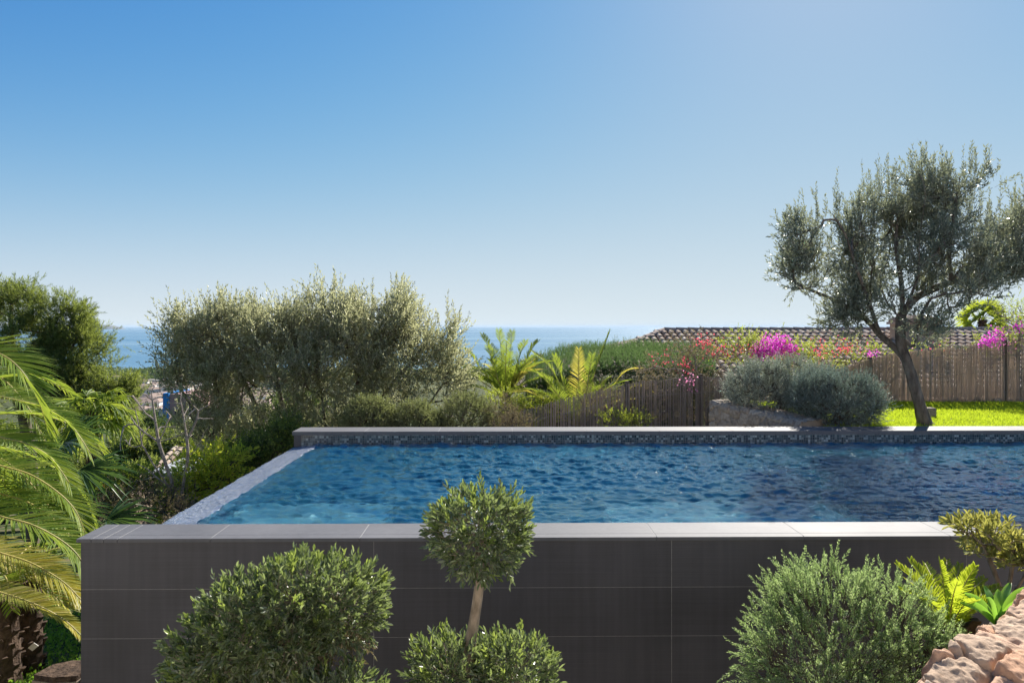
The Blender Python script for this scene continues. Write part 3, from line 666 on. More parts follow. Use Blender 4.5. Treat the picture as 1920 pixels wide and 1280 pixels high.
def rounded_path(u, prof):
    """prof: polyline (N,2) cross-section param by length"""
    prof = np.asarray(prof, float); s = np.r_[0, np.cumsum(np.linalg.norm(np.diff(prof, axis=0), axis=1))]
    a = np.interp(u, s, prof[:, 0]); b = np.interp(u, s, prof[:, 1]); e = .02
    ta = np.interp(u + e, s, prof[:, 0]) - np.interp(u - e, s, prof[:, 0]); tb = np.interp(u + e, s, prof[:, 1]) - np.interp(u - e, s, prof[:, 1])
    return a, b, ta, tb, s[-1]
# wall runs from back left to front right; section: face down to soil, top, back
A0 = np.array((3.35, 11.1)); A1 = np.array((4.15, 9.56)); dirw = (A1 - A0) / np.linalg.norm(A1 - A0); nrm = np.array((dirw[1], -dirw[0])); nrm = nrm if nrm[0] < 0 else -nrm
LW = float(np.linalg.norm(A1 - A0))
prof = [(0.0, -1.5), (0.0, .0), (-.05, .05), (-.55, .05), (-.6, 0), (-.6, -1.4)]
_, _, _, _, SP = rounded_path(np.array([0.]), prof)
def pm(u, v):
    a, b, ta, tb, _ = rounded_path(v, prof)
    zoff = np.interp(u, [0, LW], [.14, .0])
    P = np.stack([A0[0] + dirw[0] * u + nrm[0] * a, A0[1] + dirw[1] * u + nrm[1] * a, b + zoff], 1)
    N = unit(np.stack([nrm[0] * tb, nrm[1] * tb, -ta], 1)); return P, N
sw = rubble('stone_wall', M['drystone'], 'low rough stone wall running back from far coping beside silver shrubs', 'stone wall', pm, 150, 260, LW, SP, .2, .03, 4)
mb = MB(); # end cap of the wall
P0, _ = pm(np.zeros(6), np.array([0, 1.5, 1.57, 2.07, 2.14, SP]))
P0 = P0 + np.append(dirw, 0) * .025
mb.addpoly(P0, [list(range(6))]); mb.build('wall_end', M['render_ochre'], sw)

P1, _ = pm(np.full(6, LW), np.array([0, 1.5, 1.57, 2.07, 2.14, SP])); P1 = P1 - np.append(dirw, 0) * .02
mb = MB(); mb.addpoly(P1, [list(range(6))[::-1]]); mb.build('wall_end', M['render_ochre'], sw)

# ------------------------------------------------------------------ olive tree on the lawn
rng = np.random.default_rng(21); DO = 9.95
ob_ = at(1737, 797, DO); ob_[2] = LAWN_Z - .05
olive = empty('olive_tree', ob_, 'tall olive tree with a twisted leaning trunk on the lawn', 'tree')
T = lambda px, py, dd=0: at(px, py, DO + dd)
trunk = [ob_, T(1728, 770), T(1712, 715), T(1703, 680), T(1690, 640), T(1690, 600), T(1692, 588)]
limbs = [trunk,
  [T(1706, 690), T(1690, 665, .05), T(1665, 640, .15), T(1650, 628, .2), T(1615, 590, .3), T(1560, 560, .4), T(1510, 540, .4), T(1475, 520, .3)],
  [T(1650, 628, .2), T(1630, 570, .0), T(1605, 500, -.2), T(1585, 440, -.3), T(1560, 400, -.4)],
  [T(1690, 640), T(1715, 650, -.1), T(1718, 630, -.2), T(1722, 600, -.4), T(1745, 560, -.7)],
  [T(1690, 600), T(1660, 560, .4), T(1635, 480, .8), T(1640, 400, .9), T(1660, 340, .9)],
  [T(1692, 588), T(1715, 560, .1), T(1750, 542, .1), T(1785, 528, .1), T(1830, 515, .3), T(1900, 470, .4), T(1950, 430, .3)],
  [T(1785, 528, .1), T(1780, 480, 0), T(1790, 400, -.2), T(1800, 330, -.2)],
  [T(1692, 588), T(1720, 520, -.3), T(1725, 440, -.5), T(1735, 360, -.6), T(1720, 320, -.6)],
  [T(1692, 588), T(1690, 530, .2), T(1680, 450, .3), T(1690, 360, .4)],
  [T(1830, 515, .3), T(1840, 450, .6), T(1860, 380, .7)]]
bl = [blob(px, py, DO + dd, rx, ry, rd) for px, py, dd, rx, ry, rd in (
  (1520, 520, .2, 55, 45, .5), (1560, 585, .2, 60, 28, .5), (1530, 420, -.2, 48, 58, .5), (1600, 470, 0, 65, 75, .8), (1620, 380, .4, 45, 70, .7),
  (1680, 350, .5, 50, 75, .8), (1665, 470, .2, 70, 90, 1.1), (1740, 400, -.2, 70, 90, 1.0), (1745, 500, -.2, 80, 70, 1.1), (1810, 360, 0, 60, 80, .8),
  (1840, 450, .3, 70, 75, .9), (1900, 430, .2, 55, 75, .8), (1880, 510, .3, 65, 40, .7), (1620, 600, -.1, 50, 32, .5), (1790, 560, -.4, 60, 35, .5),
  (1690, 580, -.5, 45, 35, .5), (1480, 500, .2, 28, 22, .3), (1730, 615, -.4, 30, 22, .3), (1955, 420, .3, 40, 90, .6))]
for b_ in bl:
    if b_[0][2] > EYE + .9: b_[0][2] -= .27
attr = in_blobs(bl, 1500, rng, .3); attr = attr[vnoise(attr[:, 0] * 2.3, attr[:, 1] * 2.3, attr[:, 2] * 2.3) > .14]
PO, PA, rad, ends, TN = grow(limbs, attr, .0042, .47, .16, .06, .05, rng)
nT = sum(1 for _ in range(1))
# trunk as one gnarled surface, limbs and twigs as tapering branches
mb = MB(); tp = catmull(trunk, 40); tr_ = np.interp(np.linspace(0, 1, 40), [0, .06, .2, .5, .8, 1], [.15, .098, .078, .072, .066, .05])
mb.tube(tp, tr_, 20); vv = mb.v[0]; zz = vv[:, 2]
c_ = np.repeat(tp, 20, 0); off = unit(vv - c_); vv += off * (.022 * fbm(off[:, 0] * 1.6 + zz * 1.2, off[:, 1] * 1.6, zz * 2.2, 3))[:, None]
mb.build('trunk', M['bark'], olive, smooth=True)
main = np.interp(np.arange(len(PO)), [0, 1e9], [0, 0]); mb = MB(); r2 = rad.copy()
wood(mb, PO, PA, np.minimum(r2, .06), 7); mb.build('branches', M['bark'], olive, smooth=True)
mb = MB(); E = PO[ends]; ed = unit(PO[ends] - PO[PA[ends]])
tipz = E[:, 2] > np.percentile(E[:, 2], 45)
def bushy(mb, E, ed, ns, spread, L, nl, ll, lw, up, rng, six=False, ang=.7, jit=.06, droop=0.0, tw=None, twr=.002):
    P = np.repeat(E, ns, 0) + rng.normal(0, jit, (len(E) * ns, 3))
    D = unit(np.repeat(ed, ns, 0) * .7 + rng.normal(0, spread, (len(P), 3)) + np.array((0, 0, up)))
    LL = L * rng.uniform(.5, 1.35, len(P)); sprigs(mb, P, D, LL, nl, ll, lw, ang, rng, six=six, droop=droop)
    if tw is not None: twigs(tw, P, D, LL, twr)
tw = MB()
bushy(mb, E, ed, 7, .45, .29, 13, .066, .0195, .7, rng, tw=tw, jit=.06)
hi = E[(rng.random(len(E)) < .6) & (E[:, 2] > 2.2)]
bushy(mb, hi + (0, 0, .1), np.tile([[0, 0, 1.]], (len(hi), 1)), 2, .16, .42, 20, .06, .017, .55, rng, tw=tw, jit=.06)
tops = np.array([at(px_, py_ + 112, DO) for px_, py_ in ((1675, 258), (1825, 262), (1742, 282), (1610, 312), (1640, 300), (1700, 300), (1525, 350), (1500, 372), (1560, 368), (1790, 290), (1855, 330), (1900, 350), (1815, 300), (1770, 310), (1665, 285), (1835, 285))])
bushy(mb, tops, np.tile([[0, 0, 1.]], (len(tops), 1)), 3, .07, .52, 30, .052, .014, .9, rng, tw=tw, jit=.05)
mb.build('crown', M['olive'], olive); tw.build('twigs', M['twig'], olive)
mb = MB(); mb.box(*[*(at(1745, 0, 10.8)[0] + np.array((-.07, .09))), 10.7, 10.85, LAWN_Z - .03, .11]); 
o = mb.build('stone_block', M['drystone']); bv = o.modifiers.new('worn', 'BEVEL'); bv.width = .03; bv.segments = 3
tag(o, 'small grey stone block on the lawn behind the olive trunk', 'stone block')

# ------------------------------------------------------------------ generic shrub
def shrub(name, label, cat, blobs, base, mat, n_attr, ns, L, nl, ll, lw, seed, up=.5, spread=.5, six=False, twig=True, ang=.7, group=None, bark='twig', tip=.003, shell=.25, jit=.03, polys=None, droop=0.0, noise_cut=None, crown='foliage', droot=None):
    rng = np.random.default_rng(seed); root = empty(name, base, label, cat, group)
    attr = in_blobs(blobs, n_attr, rng, shell)
    if noise_cut is not None:
        nz = vnoise(attr[:, 0] * noise_cut[0], attr[:, 1] * noise_cut[0], attr[:, 2] * noise_cut[0] + seed); attr = attr[nz > noise_cut[1]]
    cen = np.mean([b[0] for b in blobs], 0)
    if polys is None: polys = [[np.array(base), (np.array(base) * .6 + cen * .4), cen * .8 + np.array(base) * .2]]
    PO, PA, rad, ends, TN = grow(polys, attr, tip, .42, max(.05, L * .8), .05, .02, rng)
    sm = MB(); wood(sm, PO, PA, rad, 5)
    E = PO[ends]; bc = np.array([b[0] for b in blobs]); bs = np.array([b[1] for b in blobs])
    kk = np.argmin((((E[:, None] - bc) / bs) ** 2).sum(2), 1); ed = unit((E - bc[kk]) / bs[kk])
    mb = MB(); tw = sm if twig else None
    bushy(mb, E, ed, ns, spread, L, nl, ll, lw, up, rng, six=six, ang=ang, jit=jit, tw=tw, droop=droop)
    cr = mb.build(crown, mat, root)
    sm.build('stem', M[bark], root, smooth=True)
    return root, E, ed

# ------------------------------------------------------------------ front: clipped topiary olives
DT = 3.15
def topiary_ball(root, blobs, seed, ns_shell, L=.085, nl=9, ll=.036, lw=.0115, trunk=None, mat='topiary', inner=.5):
    rng = np.random.default_rng(seed); mb = MB(); tw = MB()
    for c, s in blobs:
        n = int(ns_shell * (s[0] * s[2] + s[0] * s[1]) * 6)
        d = unit(rng.normal(size=(n, 3))); f = rng.uniform(.72, .93, n) * (1 + .07 * fbm(d[:, 0] * 2.5 + seed, d[:, 1] * 2.5, d[:, 2] * 2.5, 3))
        P = c + d * s * f[:, None]; keep = np.ones(n, bool)
        for c2, s2 in blobs:
            if c2 is not c: keep &= (((P - c2) / s2) ** 2).sum(1) > .55
        P, d = P[keep], d[keep]
        D = unit(d * .9 + rng.normal(0, .38, P.shape) + (0, 0, .35)); LL = L * rng.uniform(.45, 1.2, len(P)) * np.where(rng.random(len(P)) < .05, 1.45, 1)
        sprigs(mb, P, D, LL, nl, ll, lw, .62, rng, six=True, start=.15); twigs(tw, P, D, LL, .0014)
        m = int(n * inner); d2 = unit(rng.normal(size=(m, 3))); P2 = c + d2 * s * (rng.random(m) ** .45 * .8)[:, None]
        sprigs(mb, P2, unit(rng.normal(size=(m, 3)) + d2), L, 8, ll, lw, .8, rng, six=False)
        k = int(n * .25); d3 = unit(rng.normal(size=(k, 3))); P3 = c + d3 * s * .15
        twigs(tw, P3, d3, np.linalg.norm(d3 * s, axis=1) * .8, .0025)
    ng = MB()
    for c, s in blobs:
        n = int(ns_shell * (s[0] * s[2] + s[0] * s[1]) * .7); d = unit(rng.normal(size=(n, 3)) + (-.2, 0, .5)); P = c + d * s * .9; keep = np.ones(n, bool)
        for c2, s2 in blobs:
            if c2 is not c: keep &= (((P - c2) / s2) ** 2).sum(1) > .8
        P, d = P[keep], d[keep]; sprigs(ng, P, unit(d * .6 + rng.normal(0, .25, P.shape) + (0, 0, .7)), L * rng.uniform(.6, 1.3, len(P)), 8, ll * .9, lw * 1.05, .5, rng, six=True)
    cr_ = mb.build('crown', M[mat], root); tw.build('twigs', M['pale_bark'], root)
    ng.build('sprays', M['tips'], root)
b_up = [blob(900, 1000, DT, 85, 70, .2)]
b_lo = [blob(842, 1272, DT - .05, 74, 58, .2), blob(955, 1280, DT - .02, 84, 70, .22), blob(905, 1330, DT, 130, 80, .25)]
g0 = at(880, 1210, DT); g0[2] = -1.85
tc_ = empty('topiary_olive', g0, 'lollipop olive topiary, one round ball on a bare stem before the pool wall', 'topiary', 'clipped olives in front of the pool wall')
mb = MB(); mb.tube(catmull([g0, at(868, 1500, DT), at(880, 1230, DT), at(888, 1170, DT), at(899, 1090, DT), at(900, 1010, DT)], 30), np.linspace(.034, .019, 30), 12)
mb.build('trunk', M['pale_bark'], tc_, smooth=True)
topiary_ball(tc_, b_up, 31, 700)
g1 = at(925, 1400, DT); g1[2] = -1.85
t2 = empty('topiary_olive', g1, 'low clipped olive clump at the foot of the lollipop topiary, cut by the bottom edge', 'topiary', 'clipped olives in front of the pool wall')
mb = MB(); mb.tube(catmull([g1, at(930, 1500, DT), at(920, 1320, DT)], 12), np.linspace(.03, .02, 12), 10); mb.build('trunk', M['pale_bark'], t2, smooth=True)
topiary_ball(t2, b_lo, 32, 560)
b_l = [blob(625, 1135, DT - .05, 92, 66, .24), blob(560, 1125, DT - .1, 86, 62, .24), blob(480, 1165, DT - .15, 92, 78, .25), blob(410, 1225, DT - .15, 76, 78, .25), blob(545, 1190, DT - .2, 70, 40, .18), blob(375, 1310, DT - .1, 66, 70, .22), blob(450, 1290, DT - .1, 90, 60, .2)]
g2 = at(590, 1320, DT); g2[2] = -1.85
t3 = empty('topiary_olive', g2, 'large cloud clipped olive topiary with a broad leaning crown at left', 'topiary', 'clipped olives in front of the pool wall')
mb = MB(); mb.tube(catmull([g2, at(590, 1420, DT), at(592, 1280, DT), at(600, 1225, DT), at(560, 1160, DT)], 24), np.linspace(.04, .02, 24), 12)
mb.tube(catmull([at(594, 1290, DT), at(540, 1240, DT), at(450, 1210, DT)], 12), np.linspace(.024, .012, 12), 8)
mb.build('trunk', M['pale_bark'], t3, smooth=True)
topiary_ball(t3, b_l, 33, 560)
rng = np.random.default_rng(35); tw = MB(); P = in_blobs([blob(640, 1195, DT - .05, 50, 26, .2), blob(575, 1215, DT - .12, 50, 20, .15)], 260, rng)
D = unit(rng.normal(0, .7, P.shape) + (.25, -.3, -.2)); twigs(tw, P, D, .09, .0014); sprigs(tw, P[::2], D[::2], .08, 5, .03, .01, .7, rng); tw.build('dry_twigs', M['dry'], t3)
g3 = at(635, 1500, DT - .3); g3[2] = -1.85
t4 = empty('topiary_olive', g3, 'small clipped olive tuft just showing under the large cloud topiary', 'topiary', 'clipped olives in front of the pool wall')
mb = MB(); mb.tube([g3, at(635, 1400, DT - .3)], [.025, .018], 10); mb.build('trunk', M['pale_bark'], t4, smooth=True)
topiary_ball(t4, [blob(640, 1322, DT - .3, 68, 52, .15), blob(590, 1335, DT - .3, 60, 48, .14)], 34, 560)

# ------------------------------------------------------------------ rosemary bush
rng = np.random.default_rng(41); DR = 3.3
rb = at(1560, 1400, DR); rb[2] = -1.85
ros = empty('rosemary_bush', rb, 'large bushy rosemary with dense grey green needle shoots against the wall', 'bush')
rbl = [blob(1556, 1165, DR + .1, 125, 105, .32), blob(1506, 1205, DR + .1, 95, 115, .3), blob(1656, 1190, DR, 120, 100, .32), blob(1576, 1260, DR - .1, 185, 110, .35),
       blob(1716, 1260, DR - .15, 115, 95, .3), blob(1491, 1300, DR, 85, 105, .3), blob(1596, 1370, DR - .1, 200, 120, .4)]
mb = MB(); tw = MB(); cen = np.array(rbl[3][0])
for c, s in rbl:
    n = int(2100 * (s[0] * s[2] + s[0] * s[1])); d = unit(rng.normal(size=(n, 3)) + (0, -.25, .25)); f = rng.uniform(.62, .95, n) * (1 + .12 * fbm(d[:, 0] * 3, d[:, 1] * 3, d[:, 2] * 3, 3))
    P = c + d * s * f[:, None]; keep = np.ones(n, bool)
    for c2, s2 in rbl:
        if c2 is not c: keep &= (((P - c2) / s2) ** 2).sum(1) > .5
    P, d = P[keep], d[keep]; D = unit(d * .85 + rng.normal(0, .3, P.shape) + (0, -.05, .5))
    lowleft = np.clip((-(P[:, 0] - cen[0]) - .2) / .25, 0, 1) * np.clip((cen[2] + .15 - P[:, 2]) / .3, 0, 1)
    D = unit(D + lowleft[:, None] * np.array((-.5, 0, -1.3)))
    LL = rng.uniform(.06, .14, len(P)) * np.where(rng.random(len(P)) < .04, 1.4, 1)
    sprigs(mb, P, D, LL, 40, .026, .0052, .8, rng, start=.0, bend=.05, grow=.45); twigs(tw, P - D * .12, D, LL + .12, .0022)
mb.build('foliage', M['rosemary'], ros); tw.build('stem', M['twig'], ros)

# ------------------------------------------------------------------ palms
def leaflet_strip(mb, B, D, L, w, droopv, side_n, mid=.5):
    """long narrow folded leaflets bending at mid: B base, D dir, both (n,3)"""
    n = len(B); D = unit(D); Nn = unit(side_n); Sd = unit(np.cross(D, Nn)); L = np.broadcast_to(L, (n,))[:, None]; w = np.broadcast_to(w, (n,))[:, None] / 2
    g = np.zeros((n, 3)); g[:, 2] = -1; dr = np.broadcast_to(droopv, (n,))[:, None]
    m1 = B + D * L * .33 + g * L * dr * .1; m2 = B + D * L * .7 + g * L * dr * .42; tip = B + D * L * .97 + g * L * dr
    v = np.stack([B + Sd * w * .45, m1 + Sd * w, m2 + Sd * w * .75, tip, B - Sd * w * .45, m1 - Sd * w, m2 - Sd * w * .75,
                  B - Nn * w * .25, m1 - Nn * w * .7, m2 - Nn * w * .45], 1).reshape(-1, 3)
    q = np.array([[7, 8, 1, 0], [8, 9, 2, 1], [9, 3, 3, 2], [4, 5, 8, 7], [5, 6, 9, 8]])
    q = np.array([[7, 8, 1, 0], [8, 9, 2, 1], [4, 5, 8, 7], [5, 6, 9, 8]])
    mb.add(v, (np.arange(n)[:, None, None] * 10 + q[None]).reshape(-1, 4))
    b = mb.n - n * 10
    tri = np.array([[9, 3, 2], [6, 3, 9]])
    T_ = (np.arange(n)[:, None, None] * 10 + tri[None]).reshape(-1, 3) + b
    mb.poly.extend(T_.tolist())
def frond(path, root, mat, seed, n=52, ll=.4, lw=.02, start=.14, vee=.45, fwd=.55, droop=.18, rr=.013, up=(0, 0, 1), taper=True, name='frond', rmat='rachis', gap=0.0):
    rng = np.random.default_rng(seed); P = catmull(path, 40); T_ = unit(np.gradient(P, axis=0))
    o_mb = MB(); o_mb.tube(P, np.linspace(rr, rr * .25, 40), 6); rch = o_mb.build('rachis', M[rmat], None, smooth=True)
    mb = MB()
    for sgn in (-1, 1):
        t = np.linspace(start, .995, n) + rng.uniform(-.3, .3, n) / n; t = np.clip(t, 0, 1); t = t[rng.random(len(t)) > gap]
        i = t * 39; i0 = np.clip(i.astype(int), 0, 38); f = (i - i0)[:, None]; B = P[i0] * (1 - f) + P[i0 + 1] * f; Tt = unit(T_[i0] * (1 - f) + T_[i0 + 1] * f)
        side = unit(np.cross(Tt, np.array(up, float))); nm = np.cross(side, Tt)
        fw = (fwd + .9 * t ** 3)[:, None]
        D = unit(side * sgn + Tt * fw + nm * vee + rng.normal(0, .05, B.shape))
        s = np.maximum(0, (t - start) / (1 - start)); L = ll * (np.minimum(1, .45 + 2.6 * s) * (1 - .62 * s ** 2.2) if taper else np.ones_like(s)) * rng.uniform(.88, 1.08, len(t))
        leaflet_strip(mb, B, D, L, lw, droop * rng.uniform(.6, 1.5, len(t)), nm + side * sgn * -.5)
    fo = mb.build(name, mat, None)
    off = np.array(root.location)
    for ob in (fo, rch):
        me = ob.data; co = np.zeros(len(me.vertices) * 3); me.vertices.foreach_get('co', co); co = co.reshape(-1, 3) - off; me.vertices.foreach_set('co', co.ravel()); me.update()
    fo.parent = root; rch.parent = fo
    return fo
def arch(c, az, el, L, bend, n=8, pw=1.3):
    """frond midrib leaving c at azimuth az, elevation el, bending down"""
    pts = [np.array(c, float)]; ds = L / n
    for i in range(n):
        e = el - bend * ((i + .5) / n) ** pw; pts.append(pts[-1] + ds * np.array((math.cos(e) * math.sin(az), math.cos(e) * math.cos(az), math.sin(e))))
    return pts
def stub_trunk(root, p0, p1, r0, r1, mat='palm_trunk', seed=0, boots=True):
    rng = np.random.default_rng(seed); mb = MB(); p0 = np.array(p0, float); p1 = np.array(p1, float)
    mb.tube(np.linspace(p0, p1, 16), np.linspace(r0, r1, 16), 12)
    if boots:
        H = np.linalg.norm(p1 - p0); n = int(H / .035 * 2.2); ax = unit(p1 - p0)
        for k in range(n):
            t = k / n; a = k * 2.4; c = p0 + (p1 - p0) * t; r = r0 + (r1 - r0) * t; d = np.array((math.cos(a), math.sin(a), 0)); s = np.array((-d[1], d[0], 0))
            b = c + d * r * .85; w = .05; h = .09 * rng.uniform(.7, 1.4)
            tip = b + ax * h + d * .06
            mb.add([b - s * w, b + s * w, tip + s * w * .5, tip - s * w * .5, b - s * w * .8 - d * .03 + ax * h * .5, b + s * w * .8 - d * .03 + ax * h * .5, tip + s * w * .4 - d * .04, tip - s * w * .4 - d * .04],
                   [(0, 1, 2, 3), (4, 7, 6, 5), (0, 3, 7, 4), (1, 5, 6, 2), (3, 2, 6, 7)])
    return mb.build('trunk', M[mat], root)

# left date palm: crown centre is just outside the frame
DPm = 6.3; cpal = at(-215, 850, DPm); gb = cpal.copy(); gb[2] = float(hgt(gb[0], gb[1])) - .1
pal = empty('date_palm', gb, 'feathery date palm arching long fronds in from the left edge beside the pool wall', 'palm tree')
stub_trunk(pal, gb, cpal - (0, 0, .1), .2, .19, seed=1)
heroes = [  # midribs as seen in the photograph: (px, py, depth offset)
 ([(-215, 850, 0), (-140, 715, -.1), (-60, 652, -.2), (0, 664, -.2), (40, 695, -.2), (70, 745, -.15), (88, 800, -.1)], .5, 'palm', .3),
 ([(-215, 850, 0), (-140, 770, .1), (-40, 742, .2), (30, 750, .2), (90, 768, .25), (135, 800, .3), (170, 850, .3)], .42, 'palm', .34),
 ([(-215, 850, 0), (-140, 815, -.2), (-60, 805, -.3), (0, 820, -.35), (50, 832, -.35), (95, 858, -.3), (130, 905, -.3)], .44, 'palm', .26),
 ([(-215, 850, 0), (-140, 845, .1), (-60, 855, .1), (0, 873, .1), (55, 889, .1), (105, 920, .1), (140, 955, .1), (160, 1000, .1)], .46, 'palm', .3),
 ([(-215, 850, 0), (-150, 905, -.3), (-60, 945, -.4), (0, 968, -.45), (58, 983, -.45), (115, 1013, -.4), (150, 1047, -.4), (172, 1100, -.4)], .5, 'palm', .22),
 ([(-215, 850, 0), (-170, 985, -.5), (-80, 1085, -.6), (0, 1110, -.65), (60, 1130, -.65), (118, 1160, -.6), (162, 1200, -.6)], .26, 'palm_yellow', .3),
 ([(-215, 850, 0), (-160, 960, -.2), (-80, 1010, -.2), (0, 1036, -.2), (60, 1056, -.2), (118, 1090, -.2), (158, 1130, -.2)], .42, 'palm_yellow', .2),
 ([(-215, 850, 0), (-150, 880, .4), (-60, 905, .5), (0, 925, .5), (60, 945, .5), (115, 985, .5), (150, 1030, .5)], .46, 'palm', .26),
 ([(-215, 850, 0), (-160, 820, .6), (-60, 830, .8), (30, 880, .9), (100, 960, .9), (150, 1050, .9)], .48, 'palm', .3),
 ([(-215, 850, 0), (-190, 940, .3), (-120, 1010, .5), (-20, 1040, .6), (70, 1090, .6), (130, 1140, .6)], .42, 'palm_yellow', .3),
 ([(-215, 850, 0), (-160, 740, .6), (-80, 690, .8), (-10, 700, .9), (50, 760, .9), (90, 840, .9)], .42, 'palm', .3),
]
for k, (pp, ll, mt, vee) in enumerate(heroes):
    path = [at(x, y, DPm + d) for x, y, d in pp]
    frond(path, pal, M[mt], 100 + k, n=84, ll=ll, lw=.0175, start=.12, vee=vee, fwd=.62, droop=.13, rr=.016)
for k in range(12):
    az = math.radians(-170 + k * 21); frond(arch(cpal, az, .9 - .35 * (k % 3), 2.1, 1.6), pal, M['palm'], 130 + k, n=40, ll=.4, lw=.022, vee=.3, droop=.25)

def fan_leaf(root, hub, out, upv, R, mat, seed, arc=2.6, nseg=34, droop=.3, petiole=None, w=None):
    """palmate leaf: pleated segments radiating from hub in the plane of out / side"""
    rng = np.random.default_rng(seed); out = unit(out); side = unit(np.cross(out, upv)); nm = np.cross(side, out)
    a = np.linspace(-arc, arc, nseg) + rng.normal(0, .015, nseg); D = out * np.cos(a)[:, None] + side * np.sin(a)[:, None] + nm * (.12 + .1 * np.abs(a))[:, None]
    L = R * (1 - .1 * np.abs(a) / arc) * rng.uniform(.9, 1.05, nseg); B = np.repeat(hub[None], nseg, 0)
    mb = MB(); leaflet_strip(mb, B, D, L, w or R * 2 * arc / nseg * .62, droop * rng.uniform(.5, 1.4, nseg), np.repeat(nm[None], nseg, 0))
    if petiole is not None: mb.tube(catmull(petiole, 10), np.linspace(.014, .009, 10), 5)
    return mb.build('frond', mat, root)
def fan_palm(name, label, crown, base, leaves, R, mat, seed, r0=.14, arc=2.2, group=None, droop=.3, nseg=34, trunk=True):
    root = empty(name, base, label, 'palm tree', group)
    stub_trunk(root, base, crown, r0, r0 * .85, seed=seed)
    rng = np.random.default_rng(seed)
    for k, lf in enumerate(leaves):
        hub, out, upv = lf; fan_leaf(root, hub, out, upv, R * rng.uniform(.9, 1.1), mat, seed * 50 + k, arc, nseg, droop, petiole=[np.array(crown), (np.array(crown) + hub) / 2 + (0, 0, .12), hub])
    return root
# fan palm behind the date palm: dark fans reaching right; its trunk stands at the left bottom
Df = 7.3; base = at(50, 1238, Df); base[2] = float(hgt(base[0], base[1])) - .05; cr = at(52, 1085, Df)
lv = []
for (hx, hy, hd, tx, ty, td) in ((120, 830, .3, 260, 775, .3), (150, 880, .1, 262, 900, 0), (200, 975, .5, 330, 955, .6), (90, 880, -.2, 130, 800, -.3), (120, 960, .3, 230, 990, .2), (40, 960, .6, 60, 860, .9), (-20, 1000, .4, -80, 940, .3)):
    h_ = at(hx, hy, Df + hd); t_ = at(tx, ty, Df + td); lv.append((h_, t_ - h_, np.array((0, -.5, 1.0))))
fan_palm('fan_palm', 'dark green fan palm with splayed fans behind the date palm fronds', cr, base, lv, .62, M['palm_dark'], 5, r0=.15, arc=1.25, nseg=26)
base = at(5, 1245, 6.9); base[2] = float(hgt(base[0], base[1])) - .05; cr = at(-2, 1120, 6.9)
r_ = empty('date_palm', base, 'shaggy brown palm stump trunk at the bottom left corner', 'palm tree')
stub_trunk(r_, base, cr, .17, .16, seed=8)
for k in range(9): frond(arch(cr, math.radians(-150 + 36 * k), 1.0, 1.1, 1.9), r_, M['palm'], 160 + k, n=26, ll=.25, lw=.02, vee=.3, droop=.2)
mb = MB(); p = at(62, 1212, Df - .2); u_ = .055
mb.add([p + (-u_, 0, -.01), p + (0, -.01, -u_ * .7), p + (u_, 0, .01), p + (0, .01, u_ * .7), p + (-u_, .006, -.01), p + (0, -.004, -u_ * .7), p + (u_, .006, .01), p + (0, .016, u_ * .7)], [(0, 1, 2, 3), (7, 6, 5, 4), (0, 4, 5, 1), (1, 5, 6, 2), (2, 6, 7, 3), (3, 7, 4, 0)])
tag(mb.build('card', M['white']), 'small white card tilted against the fan palm trunk', 'card')
# washingtonia further back with drooping light fans
Dw = 15; base = at(175, 900, Dw); base[2] = float(hgt(base[0], base[1])); cr = at(172, 775, Dw)
lv = [];
for k in range(16):
    a = k * 2.4; e = .9 - .09 * k; d = np.array((math.cos(a) * math.cos(e), math.sin(a) * math.cos(e), math.sin(e))); lv.append((cr + d * .5, d + (0, 0, -.25), np.array((0, 0, 1.0)) if e < .8 else np.array((d[0], d[1], 1.0))))
fan_palm('fan_palm', 'pale green fan palm with drooping leaf tips between pine and date palm', cr, base, lv, .62, M['palm'], 6, r0=.13, arc=1.6, droop=.8, nseg=24)
# far right fan palm above the fence
Dp = 26; cr = at(1842, 600, Dp); base = cr.copy(); base[2] = -2.5; lv = []
for k in range(20):
    a = k * 2.4; e = 1.2 - .1 * k; d = np.array((math.cos(a) * math.cos(e), math.sin(a) * math.cos(e), math.sin(e))); lv.append((cr + d * .45, d, np.array((d[1], -d[0], 1.0))))
fan_palm('fan_palm', 'bright fan palm rising behind the tiled roof at the right edge', cr, base, lv, .6, M['broad'], 7, r0=.16, arc=1.5, droop=.25, nseg=22)

